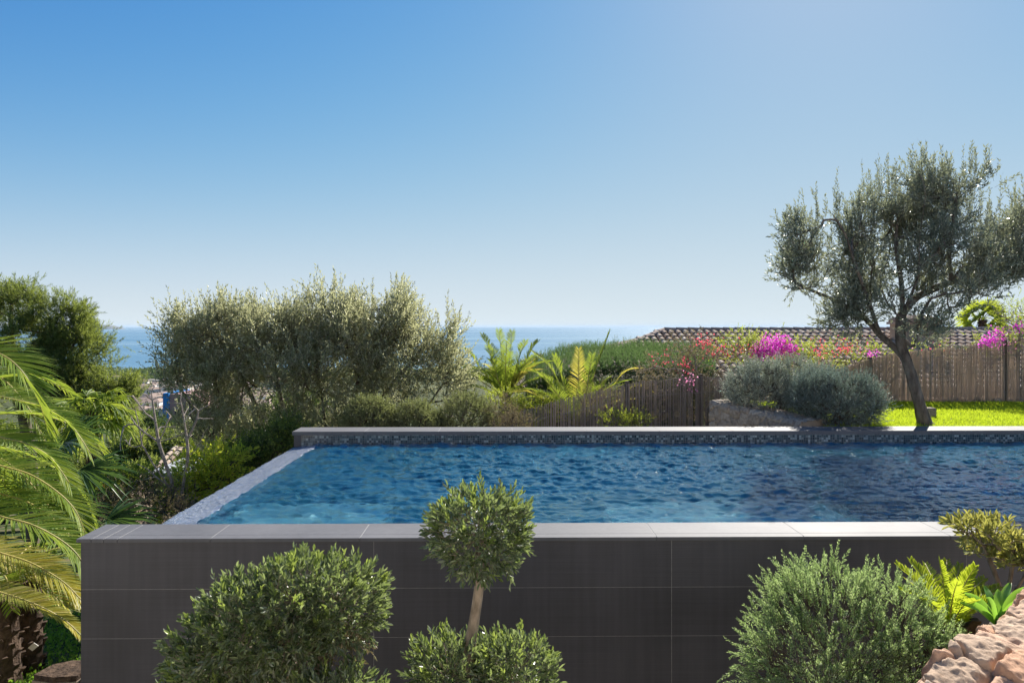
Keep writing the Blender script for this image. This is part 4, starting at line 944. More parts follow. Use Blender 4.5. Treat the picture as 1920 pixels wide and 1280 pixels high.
# mid palms behind the far coping
def feather_palm(label, c, base, fr, seed, mat='palm', r0=.15, n=44, lw=.0165, extra=18, size=1.3):
    root = empty('date_palm', base, label, 'palm tree'); stub_trunk(root, base, c, r0, r0 * .9, seed=seed)
    rng = np.random.default_rng(seed)
    fr = list(fr) + [(arch(c, rng.uniform(0, 6.28), rng.uniform(.7, 1.35), size * rng.uniform(.75, 1.05), rng.uniform(.5, 1.2)), .34, 'palm_yellow' if rng.random() < .2 else None, .4) for _ in range(extra)]
    for k, f in enumerate(fr):
        path, ll, mt, vee = f; frond(path, root, M[mt or mat], seed * 40 + k, n=n, ll=ll, lw=lw, vee=vee, fwd=.75, droop=.16, start=.1, rr=.014)
    return root
Da = 14.5; ca = at(950, 748, Da); ba = ca.copy(); ba[2] = float(hgt(ba[0], ba[1])) - .1; fr_ = []
for (tx, ty, mx, my, dd) in ((872, 655, 900, 690, .1), (905, 628, 925, 680, .3), (915, 650, 928, 700, -.6), (935, 620, 942, 680, -.2), (960, 622, 955, 680, .3), (985, 640, 968, 690, -.4), (1008, 640, 985, 680, .2), (875, 700, 905, 715, -.5), (1015, 665, 990, 705, .5), (870, 735, 905, 728, .2), (950, 640, 948, 690, -.9), (925, 690, 935, 715, -1.0)):
    fr_.append(([ca, (ca + at(mx, my, Da + dd)) / 2, at(mx, my, Da + dd), at((mx + tx) / 2 + (tx - mx) * .05, (my + ty) / 2 - 6, Da + dd), at(tx, ty, Da + dd * 1.4)], .34, None, .5))
feather_palm('upright backlit date palm with yellow green fronds rising over the far shrubs', ca, ba, fr_, 9)
Db = 12.9; cb_ = at(1085, 800, Db); bb = cb_.copy(); bb[2] = -1.5; fr_ = []
for (tx, ty, mx, my, dd, ll, mt, lag) in ((1143, 622, 1118, 690, .0, .3, None, 0), (1040, 668, 1060, 730, -.2, .36, None, 0), (985, 695, 1030, 720, -.3, .38, None, -8), (960, 735, 1020, 750, -.5, .36, 'palm_yellow', -8), (1000, 660, 1045, 710, .3, .36, None, -6),
                                    (1085, 655, 1085, 720, .3, .34, 'palm_yellow', 0), (1200, 690, 1150, 720, .2, .3, 'palm_yellow', -10), (1225, 735, 1170, 735, -.2, .28, 'palm_yellow', -12), (1110, 665, 1100, 730, -.5, .34, None, 0), (965, 775, 1020, 770, -.4, .3, 'palm_yellow', -8), (1015, 700, 1050, 745, -.7, .36, None, -4)):
    fr_.append(([cb_, (cb_ + at(mx, my, Db + dd)) / 2, at(mx, my, Db + dd), at((mx + tx) / 2, (my + ty) / 2 + lag, Db + dd), at(tx, ty, Db + dd * 1.4)], ll, mt, .35))
feather_palm('broad date palm with spread green and bronze fronds over the grey reed fence', cb_, bb, fr_, 10)

# ------------------------------------------------------------------ cycad, strap plant, variegated shrub, rocks (front right)
Dc = 3.55; cc = at(1778, 1185, Dc); base = cc.copy(); base[2] = -1.85
cyc = empty('cycad', base, 'glossy lime green cycad rosette between the rosemary and the rocks', 'cycad')
stub_trunk(cyc, base, cc, .09, .1, seed=3)
for k, (tx, ty, dd) in enumerate(((1682, 1058, .1), (1708, 1050, .25), (1735, 1056, .5), (1762, 1052, -.1), (1775, 1050, .4), (1800, 1058, .3), (1828, 1062, .0), (1845, 1085, .2), (1872, 1100, .1), (1690, 1105, -.25), (1880, 1125, -.1), (1725, 1120, -.35), (1830, 1125, -.35), (1795, 1090, -.35), (1700, 1085, .55), (1850, 1110, .5))):
    e = at(tx, ty, Dc + dd); m_ = cc * .45 + e * .55 + np.array((0, 0, .045))
    frond([cc, cc * .75 + m_ * .25 + (0, 0, .01), m_, e], cyc, M['cycad'], 300 + k, n=34, ll=.085, lw=.0115, start=.2, vee=.55, fwd=.75, droop=.02, rr=.005, up=(0, -.35, 1), rmat='rachis')
def strap_plant(label, c, leaves, seed):
    base = c.copy(); base[2] = -1.85; root = empty('strap_leaf_plant', base, label, 'plant')
    mb = MB(); mb.tube([base, c], [.03, .03], 8); mb.build('stem', M['twig'], root)
    for k, (tx, ty, dd) in enumerate(leaves):
        e = at(tx, ty, Ds + dd); P = catmull([c, (c + e) / 2 + (0, 0, .03), e], 10); T_ = unit(np.gradient(P, axis=0)); sd = unit(np.cross(T_, (0, -.8, .5))); w = .021 * np.sin(np.linspace(.35, math.pi * .98, 10)) ** .6; nm = np.cross(sd, T_)
        v = np.concatenate([P + sd * w[:, None] + nm * .006, P - nm * .004, P - sd * w[:, None] + nm * .006]); i = np.arange(9)
        mb = MB(); mb.add(v, np.concatenate([np.stack([i, i + 1, i + 11, i + 10], -1), np.stack([i + 10, i + 11, i + 21, i + 20], -1)])); mb.build('leaf', M['strap'], root, smooth=True)
Ds = 3.3
strap_plant('green strap leaved lily plant beside the cycad above the rocks', at(1868, 1170, Ds), [(1808, 1112, .1), (1845, 1098, .15), (1872, 1105, .1), (1894, 1092, .2), (1925, 1100, .1), (1935, 1125, .0), (1800, 1130, 0), (1850, 1120, -.1), (1890, 1120, .2)], 1)
rng = np.random.default_rng(52); Dv = 3.95; vb = [blob(px, py, Dv, rx, ry, .2) for px, py, rx, ry in ((1850, 1005, 35, 22), (1900, 1000, 40, 22), (1880, 1040, 55, 22), (1925, 1050, 30, 30), (1825, 995, 18, 12))]
base = at(1885, 1200, Dv); base[2] = -1.85
pl = [[base, at(1884, 1250, Dv), at(1882, 1120, Dv)], [at(1882, 1120, Dv), at(1860, 1060, Dv), at(1842, 1020, Dv)], [at(1884, 1130, Dv), at(1895, 1080, Dv), at(1900, 1030, Dv)], [at(1884, 1130, Dv), at(1915, 1090, Dv), at(1935, 1050, Dv)]]
shrub('variegated_shrub', 'open branched shrub with yellow edged leaves above the cycad', 'shrub', vb, base, M['variegated'], 85, 2, .045, 8, .055, .011, 53, up=.8, spread=.35, six=True, polys=pl, bark='pale_bark', tip=.0028, ang=.85, jit=.01)
# rocky parapet, bottom right
def pm(u, v):
    # v = 0 far foot, up over the edge, then the broad top coming towards the camera
    e0, e1 = np.array((1.42, 2.44, .1)), np.array((2.62, 3.36, .12)); Lr = np.linalg.norm(e1 - e0); dr = (e1 - e0) / Lr
    a = v - .55; nrm_ = np.array((.63, -.77, -.03)); nrm_ = nrm_ - dr * nrm_.dot(dr); nrm_ /= np.linalg.norm(nrm_)      # across the top
    back = np.array((-.25, .2, -1.0)); back = back - dr * back.dot(dr); back /= np.linalg.norm(back)
    t = np.clip((a + .07) / .14, 0, 1); t = t * t * (3 - 2 * t)
    pos_a = np.maximum(a, 0)[:, None]; neg_a = np.maximum(-a, 0)[:, None]
    P = e0 - dr * .45 + dr * u[:, None] + nrm_ * pos_a + back * neg_a
    P[:, 2] += .05 * vnoise(P[:, 0] * 2.2, P[:, 1] * 2.2) - .02
    n1 = np.array((0, 0, 1.0)); n2 = np.cross(back, dr); n2 = n2 if n2[0] < 0 else -n2
    N = unit(n1 * t[:, None] + n2 * (1 - t[:, None])); return P, N
rubble('stone_wall', M['rock'], 'sunlit pinkish limestone rubble wall at the bottom right corner', 'stone wall', pm, 480, 330, 2.6, 1.7, .225, .05, 12, None, .085)

# ------------------------------------------------------------------ silver shrubs, clipped round shrubs
D1 = 10.9
def ground_at(px, D, z=None):
    p = at(px, 0, D); p[2] = float(hgt(p[0], p[1])) if z is None else z; return p
shrub('silver_shrub', 'pale grey silver leaved shrub behind the low stone wall', 'shrub',
      [blob(1430, 735, D1, 58, 52, .5), blob(1490, 722, D1 + .1, 52, 44, .5), blob(1400, 730, D1, 32, 38, .4), blob(1530, 735, D1, 40, 45, .4)], ground_at(1465, D1, -.4), M['silver'], 900, 5, .16, 14, .026, .007, 61, up=.7, spread=.4, jit=.04, shell=.5)
D2 = 10.1
shrub('silver_shrub', 'darker blue grey rounded shrub beside the lawn, casting shade on the far coping', 'shrub',
      [blob(1570, 755, D2, 76, 52, .5), blob(1530, 745, D2 + .1, 42, 48, .4), blob(1610, 755, D2, 38, 46, .4)], ground_at(1570, D2, -.1), M['silver_dark'], 950, 5, .13, 14, .024, .007, 62, up=.55, spread=.45, jit=.04, shell=.5)
for k, (px, py, rx, ry, D_, lab) in enumerate(((694, 790, 46, 44, 11.0, 'round clipped shrub nearest the wild olive behind the far coping'), (780, 800, 46, 44, 11.0, 'middle one of the three round clipped shrubs behind the far coping'), (872, 795, 54, 56, 11.2, 'greenest and tallest round clipped shrub, left of the palms'))):
    shrub('clipped_shrub', lab, 'shrub', [blob(px, py, D_, rx, ry, .42), blob(px + 8, py + 12, D_, rx, ry, .4)], ground_at(px, D_, -1.6), M['clipped'], 750, 5, .1, 12, .026, .009, 70 + k, up=.45, spread=.45, jit=.03, shell=.55, group='round clipped shrubs behind the far coping')
shrub('dry_shrub', 'brown dry twiggy shrub between the clipped shrubs and the palms', 'shrub', [blob(942, 785, 11.0, 28, 40, .35), blob(965, 800, 11.0, 30, 30, .3)], ground_at(945, 11, -1.5), M['dry'], 200, 4, .14, 8, .026, .008, 75, jit=.05)
shrub('undergrowth_shrub', 'yellowish leafy shrub under the two date palms', 'shrub', [blob(1000, 775, 12.3, 50, 30, .4), blob(950, 760, 12.3, 40, 30, .4)], ground_at(980, 12.3, -1.5), M['broad'], 260, 4, .14, 10, .035, .01, 76, jit=.05)
shrub('dry_shrub', 'tall brown dry weeds showing through the grey reed fence', 'shrub', [blob(1130, 770, 12.2, 60, 40, .15), blob(1220, 760, 12.3, 60, 44, .15), blob(1310, 755, 12.45, 55, 50, .15)], ground_at(1220, 12.3, -1.5), M['dry'], 420, 4, .16, 8, .03, .009, 77, jit=.06, up=.9)
shrub('leafy_shrub', 'small green weeds growing against the grey reed fence by the far coping', 'shrub', [blob(1150, 790, 11.3, 26, 22, .12), blob(1195, 800, 11.4, 22, 24, .12)], ground_at(1170, 11.3, -1.4), M['broad'], 90, 4, .1, 8, .028, .011, 78, jit=.04, up=.8, group='weeds along the grey reed fence')
# ------------------------------------------------------------------ hedge behind
rng = np.random.default_rng(81); Dh = 14.3
hx = [985, 1050, 1100, 1160, 1230, 1330]; hy = [730, 703, 693, 688, 690, 694]
root = empty('hedge', ground_at(1170, Dh, -1.5), 'clipped green hedge with a spiky sunlit top below the tiled roof', 'hedge'); mb = MB(); n = 6500
px = rng.uniform(985, 1340, n); d = rng.uniform(0, 2.4, n); yt = np.interp(px, hx, hy)
P = np.array([at(a, b, Dh + c) for a, b, c in zip(px, yt, d)]); tz_ = np.array([at(a, b, Dh)[2] for a, b in zip(px, yt)]); P[:, 2] = tz_ + d * .17 + .05 * vnoise(P[:, 0] * 1.5, P[:, 1] * 1.5) - rng.uniform(0, .1, n)
D = unit(rng.normal(0, .2, (n, 3)) + (0, 0, 1)); sprigs(mb, P, D, rng.uniform(.1, .26, n), 10, .045, .009, .4, rng)
m = 9000; px = rng.uniform(985, 1340, m); P = np.array([at(a, 0, Dh) for a in px]); tp2 = np.array([at(0, b, Dh)[2] for b in np.interp(px, hx, hy)]); P[:, 2] = tp2 - (tp2 + 1.4) * rng.random(m) ** 1.7; P[:, 1] += rng.uniform(-.05, .35, m)
sprigs(mb, P, unit(rng.normal(0, .5, (m, 3)) + (0, -.8, .3)), rng.uniform(.1, .2, m), 10, .05, .01, .6, rng); mb.build('foliage', M['hedge'], root)
mb = MB(); mb.box(float(at(1030, 0, Dh)[0]), float(at(1330, 0, Dh)[0]), Dh + .3, Dh + 2.3, -1.5, float(at(0, 716, Dh)[2])); mb.build('stem_mass', M['soil'], root)
tall = MB(); twl = MB(); n = 26
px = np.concatenate([rng.uniform(1060, 1100, 10), rng.uniform(1145, 1185, 12), rng.uniform(1310, 1325, 4)]); P = np.array([at(a, 668, Dh + 1.8) for a in px])
LL = np.where(px > 1140, rng.uniform(.25, .5, n), rng.uniform(.1, .3, n)); sprigs(tall, P, unit(rng.normal(0, .06, (n, 3)) + (0, 0, 1)), LL, 22, .05, .012, .4, rng)
tall.build('shoots', M['olive'], root)
# ------------------------------------------------------------------ neighbour's house with barrel tile roof and chimney
def tile_slope(mb, mbb, O, along, up, width, length, clip=None, sp=.235, row=.37, r=.095, rng=RNG):
    """rows of half round tiles: O lower corner, along = eave direction, up = up the slope; clip(u, v) says whether tile exists"""
    along = unit(along); up = unit(up); N = unit(np.cross(along, up)); N = N if N[2] > 0 else -N
    nu, nv = int(width / sp), int(length / row); a = np.linspace(0, math.pi, 7)
    for i in range(nu):
        for j in range(nv):
            u = (i + .5) * sp; v = j * row
            if clip and not clip(u, v): continue
            jx = rng.normal(0, .006); b0 = O + along * (u + jx) + up * (v - .03) + N * .035; b1 = O + along * (u + rng.normal(0, .004)) + up * (v + row + .02) + N * .008
            ring0 = b0 + r * (np.cos(a)[:, None] * along + np.sin(a)[:, None] * N); ring1 = b1 + r * .8 * (np.cos(a)[:, None] * along + np.sin(a)[:, None] * N)
            k = np.arange(6); mb.add(np.vstack([ring0, ring1, b0 + r * .84 * (np.cos(a)[:, None] * along + np.sin(a)[:, None] * N)]),
                np.concatenate([np.stack([k, k + 1, k + 8, k + 7], -1), np.stack([k, k + 14, k + 15, k + 1], -1)]))
Dr0, Dr1 = 17.2, 22.3
ridge_l, ridge_r = at(1246, 621, Dr1), at(2120, 619, Dr1 + .2)
ez = -.22; eave_l = np.array((ridge_l[0] - 4.9, Dr0, ez)); eave_r = np.array((ridge_r[0], Dr0, ez))
hb = np.array(((ridge_l[0] + ridge_r[0]) / 2, 21, -2.6)); house = empty('neighbour_house', hb, 'single storey house with a barrel tile hip roof behind the bougainvillea', 'house')
rng = np.random.default_rng(91); mb = MB(); upv = unit(np.array((0, ridge_l[1] - Dr0, ridge_l[2] - ez))); width = eave_r[0] - eave_l[0]; length = np.linalg.norm(np.array((ridge_l[1] - Dr0, ridge_l[2] - ez)))
tile_slope(mb, None, eave_l, np.array((1, 0, 0.)), upv, width, length, lambda u, v: u > 4.9 * v / length + .05, rng=rng)
mb.build('roof_tiles', M['tile'], house)
mb = MB(); back_l = np.array((eave_l[0], 27.4, ez)); back_r = np.array((eave_r[0], 27.4, ez)); dn = np.array((0, 0, -.02))
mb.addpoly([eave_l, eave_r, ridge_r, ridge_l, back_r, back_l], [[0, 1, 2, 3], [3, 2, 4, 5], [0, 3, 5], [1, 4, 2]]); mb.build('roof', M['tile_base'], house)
mb = MB(); a_ = np.linspace(0, 1, 40)[:, None]
for p_, q_ in ((ridge_l, ridge_r), (eave_l, ridge_l)):
    n_ = int(np.linalg.norm(q_ - p_) / .38)
    for k in range(n_):
        s_, e_ = p_ + (q_ - p_) * (k / n_), p_ + (q_ - p_) * ((k + 1.1) / n_); mb.tube([s_ + (0, 0, .03), e_ + (0, 0, .03)], [.11, .09], 10)
mb.build('ridge', M['terracotta'], house)
mb = MB(); mb.box(eave_l[0] + .5, eave_r[0] - .3, Dr0 + .5, 26.9, -2.7, ez - .03); mb.build('wall', M['render_ochre'], house)
for wx in (eave_l[0] + 3, eave_l[0] + 7, eave_l[0] + 11):
    mb = MB(); mb.box(wx, wx + 1.2, Dr0 + .46, Dr0 + .52, -1.6, -.5); mb.build('window', M['glass_dark'], house)
c0, c1 = at(1698, 0, 20.5), at(1758, 0, 20.5); ztop, zb = at(0, 604, 20.5)[2], .2
chim = MB(); chim.box(c0[0], c1[0], 20.3, 21.2, zb, ztop - .06); ch = chim.build('chimney', M['render_ochre'], house)
mb = MB(); mb.box(c0[0] - .07, c1[0] + .07, 20.23, 21.27, ztop - .06, ztop + .02)
for k in range(5):
    u = c0[0] + (k + .5) * (c1[0] - c0[0]) / 5; mb.tube([(u, 20.2, ztop + .04), (u, 20.75, ztop + .14)], .09, 8); mb.tube([(u, 21.3, ztop + .04), (u, 20.75, ztop + .14)], .09, 8)
cp = mb.build('chimney_cap', M['terracotta'], None); cp.data.transform(__import__('mathutils').Matrix.Translation(-Vector(house.location))); cp.parent = ch

# ------------------------------------------------------------------ bougainvillea along the fences
def bougain(label, blobs, base, spec, seed, n=160, leafm='broad', dryf=.5):
    root, E, ed = shrub('bougainvillea', label, 'climbing shrub', blobs, base, M[leafm], n, 3, .16, 7, .035, .018, seed, up=.3, spread=.7, jit=.07, twig=True, bark='bare_bark', tip=.0035, shell=.1)
    rng = np.random.default_rng(seed + 1)
    for mt, bb, cnt in spec:
        cnt = max(3, int(cnt * (1 if mt == 'magenta' else .6))); cl = in_blobs(bb, cnt, rng); mb = MB(); P = np.repeat(cl, 15, 0) + rng.normal(0, .05 if mt == 'magenta' else .085, (cnt * 15, 3)); D = unit(rng.normal(size=P.shape) + (0, -.2, .3))
        v, q = leaf_quads(P, D, .038, .03, bend=.25, rng=rng); mb.add(v, q); mb.build('blossom', M[mt], root)
Dg = 13.2
bougain('bougainvillea with red flowers sprawling over the grey reed fence by the palms', [blob(1250, 690, 12.9, 70, 30, .3), blob(1330, 680, 13, 60, 35, .3), blob(1290, 650, 13.3, 45, 22, .3), blob(1240, 725, 12.4, 50, 20, .2), blob(1340, 720, 12.6, 40, 30, .2)], ground_at(1300, 13.0, -1.3),
        [('red', [blob(1318, 645, 12.9, 12, 9, .15)], 12), ('red', [blob(1237, 676, 12.6, 12, 6, .15), blob(1350, 660, 12.9, 16, 8, .1)], 12), ('red', [blob(1290, 682, 12.5, 16, 5, .1)], 6), ('pink', [blob(1293, 718, 11.9, 9, 8, .05)], 7)], 401, 230, 'dry')
bougain('bougainvillea with one big magenta flower mass above the silver shrubs', [blob(1440, 660, 13, 70, 28, .3), blob(1390, 650, 13.2, 45, 25, .3), blob(1500, 668, 13, 45, 25, .3)], ground_at(1450, 13.2, -1.3),
        [('magenta', [blob(1455, 648, 12.8, 34, 19, .25), blob(1425, 662, 12.8, 16, 10, .2), blob(1482, 655, 12.8, 12, 8, .15)], 95), ('red', [blob(1475, 670, 12.7, 18, 8, .15), blob(1400, 660, 12.8, 20, 14, .1)], 12), ('pink', [blob(1410, 655, 12.8, 14, 8, .15)], 6)], 403, 260, 'broad')
bougain('bougainvillea with scattered red and pink flowers over the tan reed fence beside the olive tree', [blob(1560, 670, 13.4, 60, 28, .3), blob(1640, 660, 13.5, 55, 20, .25), blob(1730, 655, 13.6, 60, 12, .2), blob(1540, 690, 13, 40, 20, .2)], ground_at(1600, 13.6, -1.3),
        [('red', [blob(1530, 660, 13.0, 16, 12, .15)], 10), ('pink', [blob(1545, 690, 12.9, 14, 10, .1), blob(1635, 668, 13, 22, 10, .15), blob(1700, 668, 13.2, 26, 8, .1)], 18), ('red', [blob(1590, 650, 13.1, 30, 16, .1), blob(1735, 655, 13.1, 26, 5, .1)], 16), ('magenta', [blob(1636, 664, 13, 5, 5, .1)], 3)], 405, 170, 'broad')
bougain('bougainvillea with purple flowers trailing over the fence top at the right edge', [blob(1860, 640, 13.3, 60, 22, .25), blob(1920, 620, 13.2, 50, 30, .3), blob(1900, 590, 13.2, 40, 30, .3), blob(1960, 600, 13.2, 40, 40, .3)], ground_at(1900, 13.6, -1.3),
        [('magenta', [blob(1872, 625, 12.9, 16, 7, .1), blob(1912, 612, 12.9, 12, 10, .1), blob(1855, 638, 12.9, 30, 8, .1)], 22), ('pink', [blob(1880, 645, 12.9, 30, 8, .1)], 8)], 407, 190, 'broad')

# ------------------------------------------------------------------ wild olive thicket
rng = np.random.default_rng(101); DW = 13.3
base = at(620, 960, DW); base[2] = float(hgt(base[0], base[1])) - .1
wo = empty('wild_olive', base, 'wide multi stemmed wild olive with silvery leaves behind the overflow edge', 'tree')
W_ = lambda px, py, dd=0: at(px, py, DW + dd)
limbs = [[base, W_(620, 930), W_(615, 880), W_(610, 800), W_(600, 720)],
  [base, W_(560, 930), W_(520, 850), W_(480, 760), W_(440, 680), W_(400, 620)], [base, W_(590, 930), W_(560, 850), W_(530, 760), W_(510, 660), W_(500, 600)],
  [base, W_(650, 920), W_(680, 830), W_(720, 740), W_(770, 680), W_(810, 630)], [base, W_(640, 920), W_(650, 820), W_(670, 720), W_(690, 620), W_(700, 560)],
  [base, W_(520, 950, -.3), W_(450, 890, -.3), W_(390, 810, -.2), W_(340, 730), W_(310, 680)], [base, W_(680, 930), W_(740, 860), W_(790, 780), W_(830, 720)],
  [base, W_(600, 900, .6), W_(590, 800, .9), W_(620, 700, 1.0), W_(640, 600, 1.0)]]
bl = [blob(px, py, DW + dd, rx, ry, rd) for px, py, dd, rx, ry, rd in ((365, 650, 0, 50, 58, .8), (325, 700, -.1, 36, 36, .6), (430, 645, 0, 62, 58, .9), (500, 640, .1, 60, 52, 1), (562, 640, 0, 60, 56, 1), (625, 612, .2, 46, 58, .9), (655, 640, 0, 50, 50, .9),
  (695, 630, 0, 58, 56, .9), (745, 615, 0, 42, 54, .8), (790, 650, 0, 45, 44, .8), (838, 662, 0, 28, 42, .5), (842, 626, 0, 14, 22, .3), (815, 700, 0, 50, 50, .8), (430, 720, -.1, 75, 60, 1.0), (540, 700, -.2, 80, 80, 1.1), (650, 700, -.2, 85, 80, 1.1), (740, 710, -.1, 70, 70, 1.0),
  (380, 790, -.2, 50, 45, .7), (470, 805, -.3, 62, 44, .8), (580, 810, -.4, 64, 46, .8), (420, 830, -.4, 36, 34, .5), (520, 850, -.6, 50, 34, .5), (660, 790, 0, 70, 50, .8), (845, 720, .2, 32, 50, .5))]
attr = in_blobs(bl, 1650, rng, .15); attr = attr[vnoise(attr[:, 0] * 2.4, attr[:, 1] * 2.4, attr[:, 2] * 2.4) > -.2]
PO, PA, rad, ends, TN = grow(limbs, attr, .004, .44, .22, .06, .05, rng)
mb = MB(); wood(mb, PO, PA, np.minimum(rad, .09), 6); mb.build('trunk', M['twig'], wo, smooth=True)
E = PO[ends]; ed = unit(E - PO[PA[ends]]); mb = MB(); tw = MB()
bushy(mb, E, ed, 7, .36, .44, 14, .074, .024, .7, rng, tw=tw, jit=.1, twr=.0025)
hi = E[(rng.random(len(E)) < .6) & (E[:, 2] > 1.0)]
bushy(mb, hi + (0, 0, .05), np.tile([[0, 0, 1.]], (len(hi), 1)), 2, .2, .45, 18, .07, .022, .6, rng, tw=tw, jit=.1, twr=.0028)
mb.build('crown', M['wild_olive'], wo); tw.build('twigs', M['twig'], wo)

# ------------------------------------------------------------------ pine at the left
rng = np.random.default_rng(111); DP = 20.0
base = at(60, 1000, DP); base[2] = float(hgt(base[0], base[1])) - .2
pine = empty('pine_tree', base, 'large bushy pine with sunlit yellow green tufts at the left above the palm', 'tree')
Q_ = lambda px, py, dd=0: at(px, py, DP + dd)
limbs = [[base, Q_(60, 900), Q_(45, 780), Q_(30, 680), Q_(20, 600), Q_(28, 540)], [Q_(45, 780), Q_(100, 720), Q_(150, 660)], [Q_(50, 820), Q_(120, 780), Q_(200, 740)], [Q_(30, 680), Q_(80, 630), Q_(120, 580)], [Q_(60, 860), Q_(120, 840), Q_(190, 800)], [Q_(30, 680), Q_(-30, 620), Q_(-80, 560)]]
bl = [blob(px, py, DP + dd, rx, ry, rd) for px, py, dd, rx, ry, rd in ((35, 560, 0, 20, 38, .6), (5, 570, .2, 30, 38, .7), (-50, 590, 0, 50, 50, 1), (70, 590, -.1, 28, 38, .8), (110, 580, 0, 28, 30, .7), (140, 590, 0, 20, 22, .5), (60, 640, -.3, 55, 42, 1.1), (130, 630, 0, 40, 38, .9), (158, 620, 0, 16, 26, .5),
   (100, 690, -.3, 50, 38, 1), (20, 680, 0, 50, 50, 1.1), (155, 690, -.1, 42, 28, .8), (180, 665, 0, 18, 22, .5), (200, 720, -.1, 36, 28, .8), (140, 740, -.3, 50, 30, .9), (185, 770, -.3, 48, 34, .8), (232, 708, 0, 24, 24, .5), (205, 690, 0, 30, 24, .5), (180, 640, 0, 18, 24, .5), (225, 745, -.2, 32, 30, .6), (160, 600, 0, 16, 20, .4), (210, 785, -.3, 40, 26, .6), (20, 545, .1, 16, 22, .4), (215, 745, 0, 22, 25, .5), (90, 760, 0, 50, 30, .8), (-40, 700, .4, 50, 70, 1))]
cl = in_blobs(bl, 1700, rng, .3); cl = cl[vnoise(cl[:, 0] * 1.6, cl[:, 1] * 1.6, cl[:, 2] * 2.0) > -.12]; PO, PA, rad, ends, TN = grow(limbs, cl, .007, .46, .3, .05, .0, rng)
mb = MB(); wood(mb, PO, PA, np.minimum(rad, .17), 6); mb.build('trunk', M['twig'], pine, smooth=True)
E = PO[ends]; mb = MB(); ns = 10
edp = unit(PO[ends] - PO[PA[ends]]); P = np.repeat(E, ns, 0) + rng.normal(0, .11, (len(E) * ns, 3)); D = unit(np.repeat(edp, ns, 0) * .6 + rng.normal(0, .4, P.shape) + (0, 0, .6))
sprigs(mb, P, D, .32 * rng.uniform(.6, 1.3, len(P)), 18, .11, .016, .55, rng, start=.0)
mb.build('crown', M['pine'], pine)

# ------------------------------------------------------------------ bare tree and yellow green shrubs at the overflow edge
rng = np.random.default_rng(121); DB = 9.6; B_ = lambda px, py, dd=0: at(px, py, DB + dd)
base = B_(338, 975); base[2] = float(hgt(base[0], base[1])) - .1
bare = empty('bare_tree', base, 'leafless pale branched tree beside the overflow edge', 'tree')
main_l = [[base, B_(338, 1000), B_(334, 945), B_(326, 915), B_(308, 862), B_(297, 828)],
 [B_(334, 945), B_(312, 905), B_(286, 868), B_(272, 842), B_(266, 835)], [B_(297, 828), B_(292, 795), B_(287, 760), B_(284, 735)], [B_(297, 828), B_(278, 815), B_(258, 800), B_(245, 780)],
 [B_(297, 828), B_(306, 812), B_(312, 795)], [B_(288, 785), B_(268, 770), B_(252, 745), B_(238, 742)], [B_(300, 826), B_(320, 822), B_(345, 812), B_(352, 805)], [B_(266, 835), B_(248, 838), B_(235, 825)], [B_(266, 835), B_(262, 805), B_(254, 770)],
 [B_(338, 950), B_(344, 905), B_(352, 860), B_(350, 820), B_(342, 770), B_(338, 750)], [B_(350, 820), B_(366, 795), B_(372, 770)], [B_(352, 860), B_(372, 835), B_(382, 812)], [B_(326, 915), B_(300, 900), B_(278, 880)], [B_(366, 955, .2), B_(366, 900, .2), B_(362, 870, .2)]]
ends_ = np.array([B_(px, py, rng.uniform(-.3, .3)) for px, py in ((252, 745), (268, 738), (262, 760), (290, 725), (300, 745), (311, 770), (240, 765), (232, 800), (228, 815), (226, 845), (246, 820), (320, 780), (330, 800), (278, 745), (310, 800), (340, 735), (352, 765), (362, 760), (380, 785), (392, 800), (360, 815), (330, 840), (280, 800), (258, 870), (240, 905), (270, 900), (390, 760), (400, 785), (346, 790), (316, 755))])
PO, PA, rad, ends, TN = grow(main_l, ends_, .0065, .5, .12, .05, 0, rng)
mb = MB(); wood(mb, PO, PA, rad, 7); mb.build('branches', M['bare_bark'], bare, smooth=True)
shrub('lemon_shrub', 'bright yellow green leafy shrub behind the bare tree', 'shrub', [blob(375, 885, 10.0, 34, 42, .4), blob(405, 895, 10.0, 34, 46, .4), blob(352, 925, 9.9, 30, 32, .35), blob(425, 865, 10.1, 30, 30, .4), blob(325, 935, 9.8, 24, 26, .35)], ground_at(385, 10.0), M['yellowgreen'], 230, 3, .16, 8, .055, .026, 130, jit=.06, shell=.1)
shrub('leafy_shrub', 'dark green dense shrub hugging the far end of the overflow edge', 'shrub', [blob(470, 870, 10.9, 46, 50, .5), blob(520, 850, 11.1, 46, 50, .5), blob(435, 900, 10.7, 40, 40, .4), blob(545, 825, 11.3, 34, 38, .4)], ground_at(480, 10.8), M['dense'], 480, 5, .2, 8, .05, .024, 131, jit=.06, shell=.2)
shrub('tangled_shrub', 'low tangled brown and green shrub under the bare tree', 'shrub', [blob(290, 940, 9.2, 50, 26, .5), blob(240, 930, 9.6, 50, 30, .5), blob(330, 965, 8.9, 30, 20, .4), blob(205, 960, 9.0, 50, 30, .5)], ground_at(280, 9.4), M['dry'], 260, 4, .14, 7, .034, .012, 132, jit=.06, shell=.1)
shrub('hibiscus', 'green shrub with a single red flower beside the date palm', 'shrub', [blob(205, 905, 9.8, 45, 26, .4), blob(185, 930, 9.5, 50, 24, .4), blob(260, 905, 10, 36, 24, .4)], ground_at(200, 9.7), M['broad'], 200, 4, .14, 7, .05, .024, 133, jit=.05, shell=.1)
hib = [o for o in C.objects if o.name.startswith('hibiscus')][0]
mb = MB(); c = at(192, 913, 9.25); k = np.arange(6) * 1.047; D = np.stack([np.cos(k), np.full(6, -.5), np.sin(k)], 1); v, q = leaf_quads(np.repeat(c[None], 6, 0), D, .05, .045, roll=np.zeros(6), six=True); mb.add(v, q); mb.build('flower', M['red'], hib)

